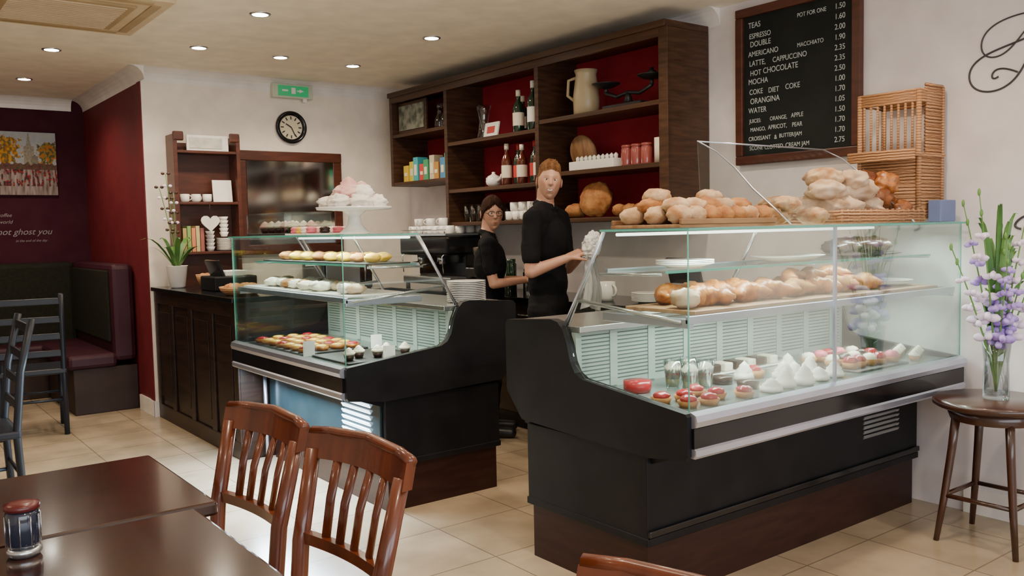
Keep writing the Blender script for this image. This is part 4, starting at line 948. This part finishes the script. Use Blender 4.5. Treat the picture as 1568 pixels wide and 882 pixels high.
b=MB(); CL=M('towel_white',(.66,.66,.63),.9,bump=.2,bscale=80); CL2=M('towel_grey_stripe',(.26,.27,.27),.9,col2=(.42,.42,.41),scale=60,stretch=(1,1,.05))
for c,r in (((.0,-.285,1.265),(.062,.048,.052)),((.03,-.285,1.32),(.048,.038,.038)),((-.01,-.27,1.225),(.05,.04,.03)),((.03,-.30,1.28),(.038,.032,.05)),((-.03,-.29,1.30),(.032,.032,.04))):
    b.ell(c,r,CL,lump=.45,ls=2.6,T=TM,seg=40,rings=26)
vs=[];fs=[];nu,nv=40,20
for j in range(nv+1):
    v=j/nv
    for i in range(nu+1):
        u=i/nu; w=.055+.06*v; x=.01+(u-.5)*2*w; y=-.285+.026*math.sin(u*19+v*2)*(.4+v*.6)+.01*math.sin(v*7); z=1.25-.34*v+.03*math.sin(u*5)*v
        vs.append((x,y,z))
for j in range(nv):
    for i in range(nu): k=j*(nu+1)+i; fs.append([k,k+1,k+nu+2,k+nu+1])
b.add(vs,fs,CL2,True,TM); ob=b.fin('dish_towel',recalc=False)
k=.90; pr=[]; legs(pr,k,.95)
pr+=[('e',(0,.005,.85),(.160,.125,.13),'trousers'),('e',(0,0,.97),(.130,.10,.16),'shirt'),('e',(0,-.005,1.15),(.145,.11,.17),'shirt'),('c',(-.05,-.05,1.19),(-.055,-.055,1.17),.058,.055,'shirt'),('c',(.05,-.05,1.19),(.055,-.055,1.17),.058,.055,'shirt'),('c',(-.11,.005,1.285),(.11,.005,1.285),.062,.062,'shirt'),
 ('c',(-.10,.0,1.24),(-.10,.0,1.1),.06,.045,'shirt'),('c',(.10,.0,1.24),(.10,.0,1.1),.06,.045,'shirt'),
 ('c',(-.12,.01,1.30),(0,.01,1.345),.045,.04,'shirt'),('c',(.12,.01,1.30),(0,.01,1.345),.045,.04,'shirt'),('c',(0,.012,1.33),(0,.0,1.44),.046,.044,'skin'),
 ('c',(-.155,0,1.285),(-.185,-.02,1.12),.050,.048,'shirt'),('c',(-.185,-.02,1.12),(-.19,-.04,1.03),.036,.033,'skin'),('c',(-.19,-.04,1.03),(-.11,-.25,1.05),.034,.022,'skin'),
 ('c',(.155,0,1.285),(.185,-.02,1.12),.050,.048,'shirt'),('c',(.185,-.02,1.12),(.19,-.05,1.03),.036,.033,'skin'),('c',(.19,-.05,1.03),(.10,-.25,1.04),.034,.022,'skin')]
collar(pr,1.362,.052)
hand(pr,(-.108,-.255,1.05),(.15,-.95,.05),(.3,0,-.9),-1,.8,sc=.9); hand(pr,(.098,-.255,1.04),(-.15,-.95,.05),(-.3,0,-.9),1,.8,sc=.9)
WTH=math.radians(50); TW=TR(3.44,4.76,0,WTH)
headW=Matrix.Translation(V((0,-.025,1.488)))@Matrix.Rotation(math.radians(-22)-WTH,4,'Z')@Matrix.Rotation(math.radians(5),4,'X')@Matrix.Scale(.96,4)
person('woman',pr,TW,.0055,headW,((.47,.25,.165),(.36,.11,.09),(.06,.03,.02),M('brown_hair',(.014,.006,.0035),.85,col2=(.032,.013,.008),scale=40,stretch=(1,1,.3),bump=.5,bscale=90,spec=.1),'w',False,True))
# ---------------------------------------------------------------- lights
l=bpy.data.lights.new('window','AREA'); l.shape='RECTANGLE'; l.size=6; l.size_y=1.6; l.energy=150; l.color=(.90,.94,1)
o=bpy.data.objects.new('window_daylight',l); o.location=(.5,YF+.02,1.45); o.rotation_euler=(PI/2,0,0); bpy.context.scene.collection.objects.link(o)
l=bpy.data.lights.new('under','AREA'); l.shape='RECTANGLE'; l.size=.05; l.size_y=1.2; l.energy=75; l.color=(.70,.87,1)
o=bpy.data.objects.new('undercounter_fill_light',l); o.location=(1.90,4.45,.57); o.rotation_euler=(0,.55,0); bpy.context.scene.collection.objects.link(o)  # added fill under the overhang, no real fixture; throws bluish light on the floor
w=bpy.data.worlds.new('World'); bpy.context.scene.world=w; w.use_nodes=True; w.node_tree.nodes['Background'].inputs[0].default_value=(.75,.85,1,1); w.node_tree.nodes['Background'].inputs[1].default_value=1.0
# ---------------------------------------------------------------- camera
yaw,pit,rol,fl=0.65085134,0.06652924,0.02094542,1345.46
f=V((math.sin(yaw)*math.cos(pit),math.cos(yaw)*math.cos(pit),-math.sin(pit))); r0=V((math.cos(yaw),-math.sin(yaw),0)); d0=f.cross(r0)
r=r0*math.cos(rol)+d0*math.sin(rol); d=-r0*math.sin(rol)+d0*math.cos(rol)
cam=bpy.data.cameras.new('camera'); cam.sensor_width=36; cam.lens=fl/1568*36; cam.clip_start=.02
co=bpy.data.objects.new('camera',cam); up=-d; bk=-f
co.matrix_world=Matrix(((r.x,up.x,bk.x,0),(r.y,up.y,bk.y,0),(r.z,up.z,bk.z,1.38),(0,0,0,1))); bpy.context.scene.collection.objects.link(co); bpy.context.scene.camera=co
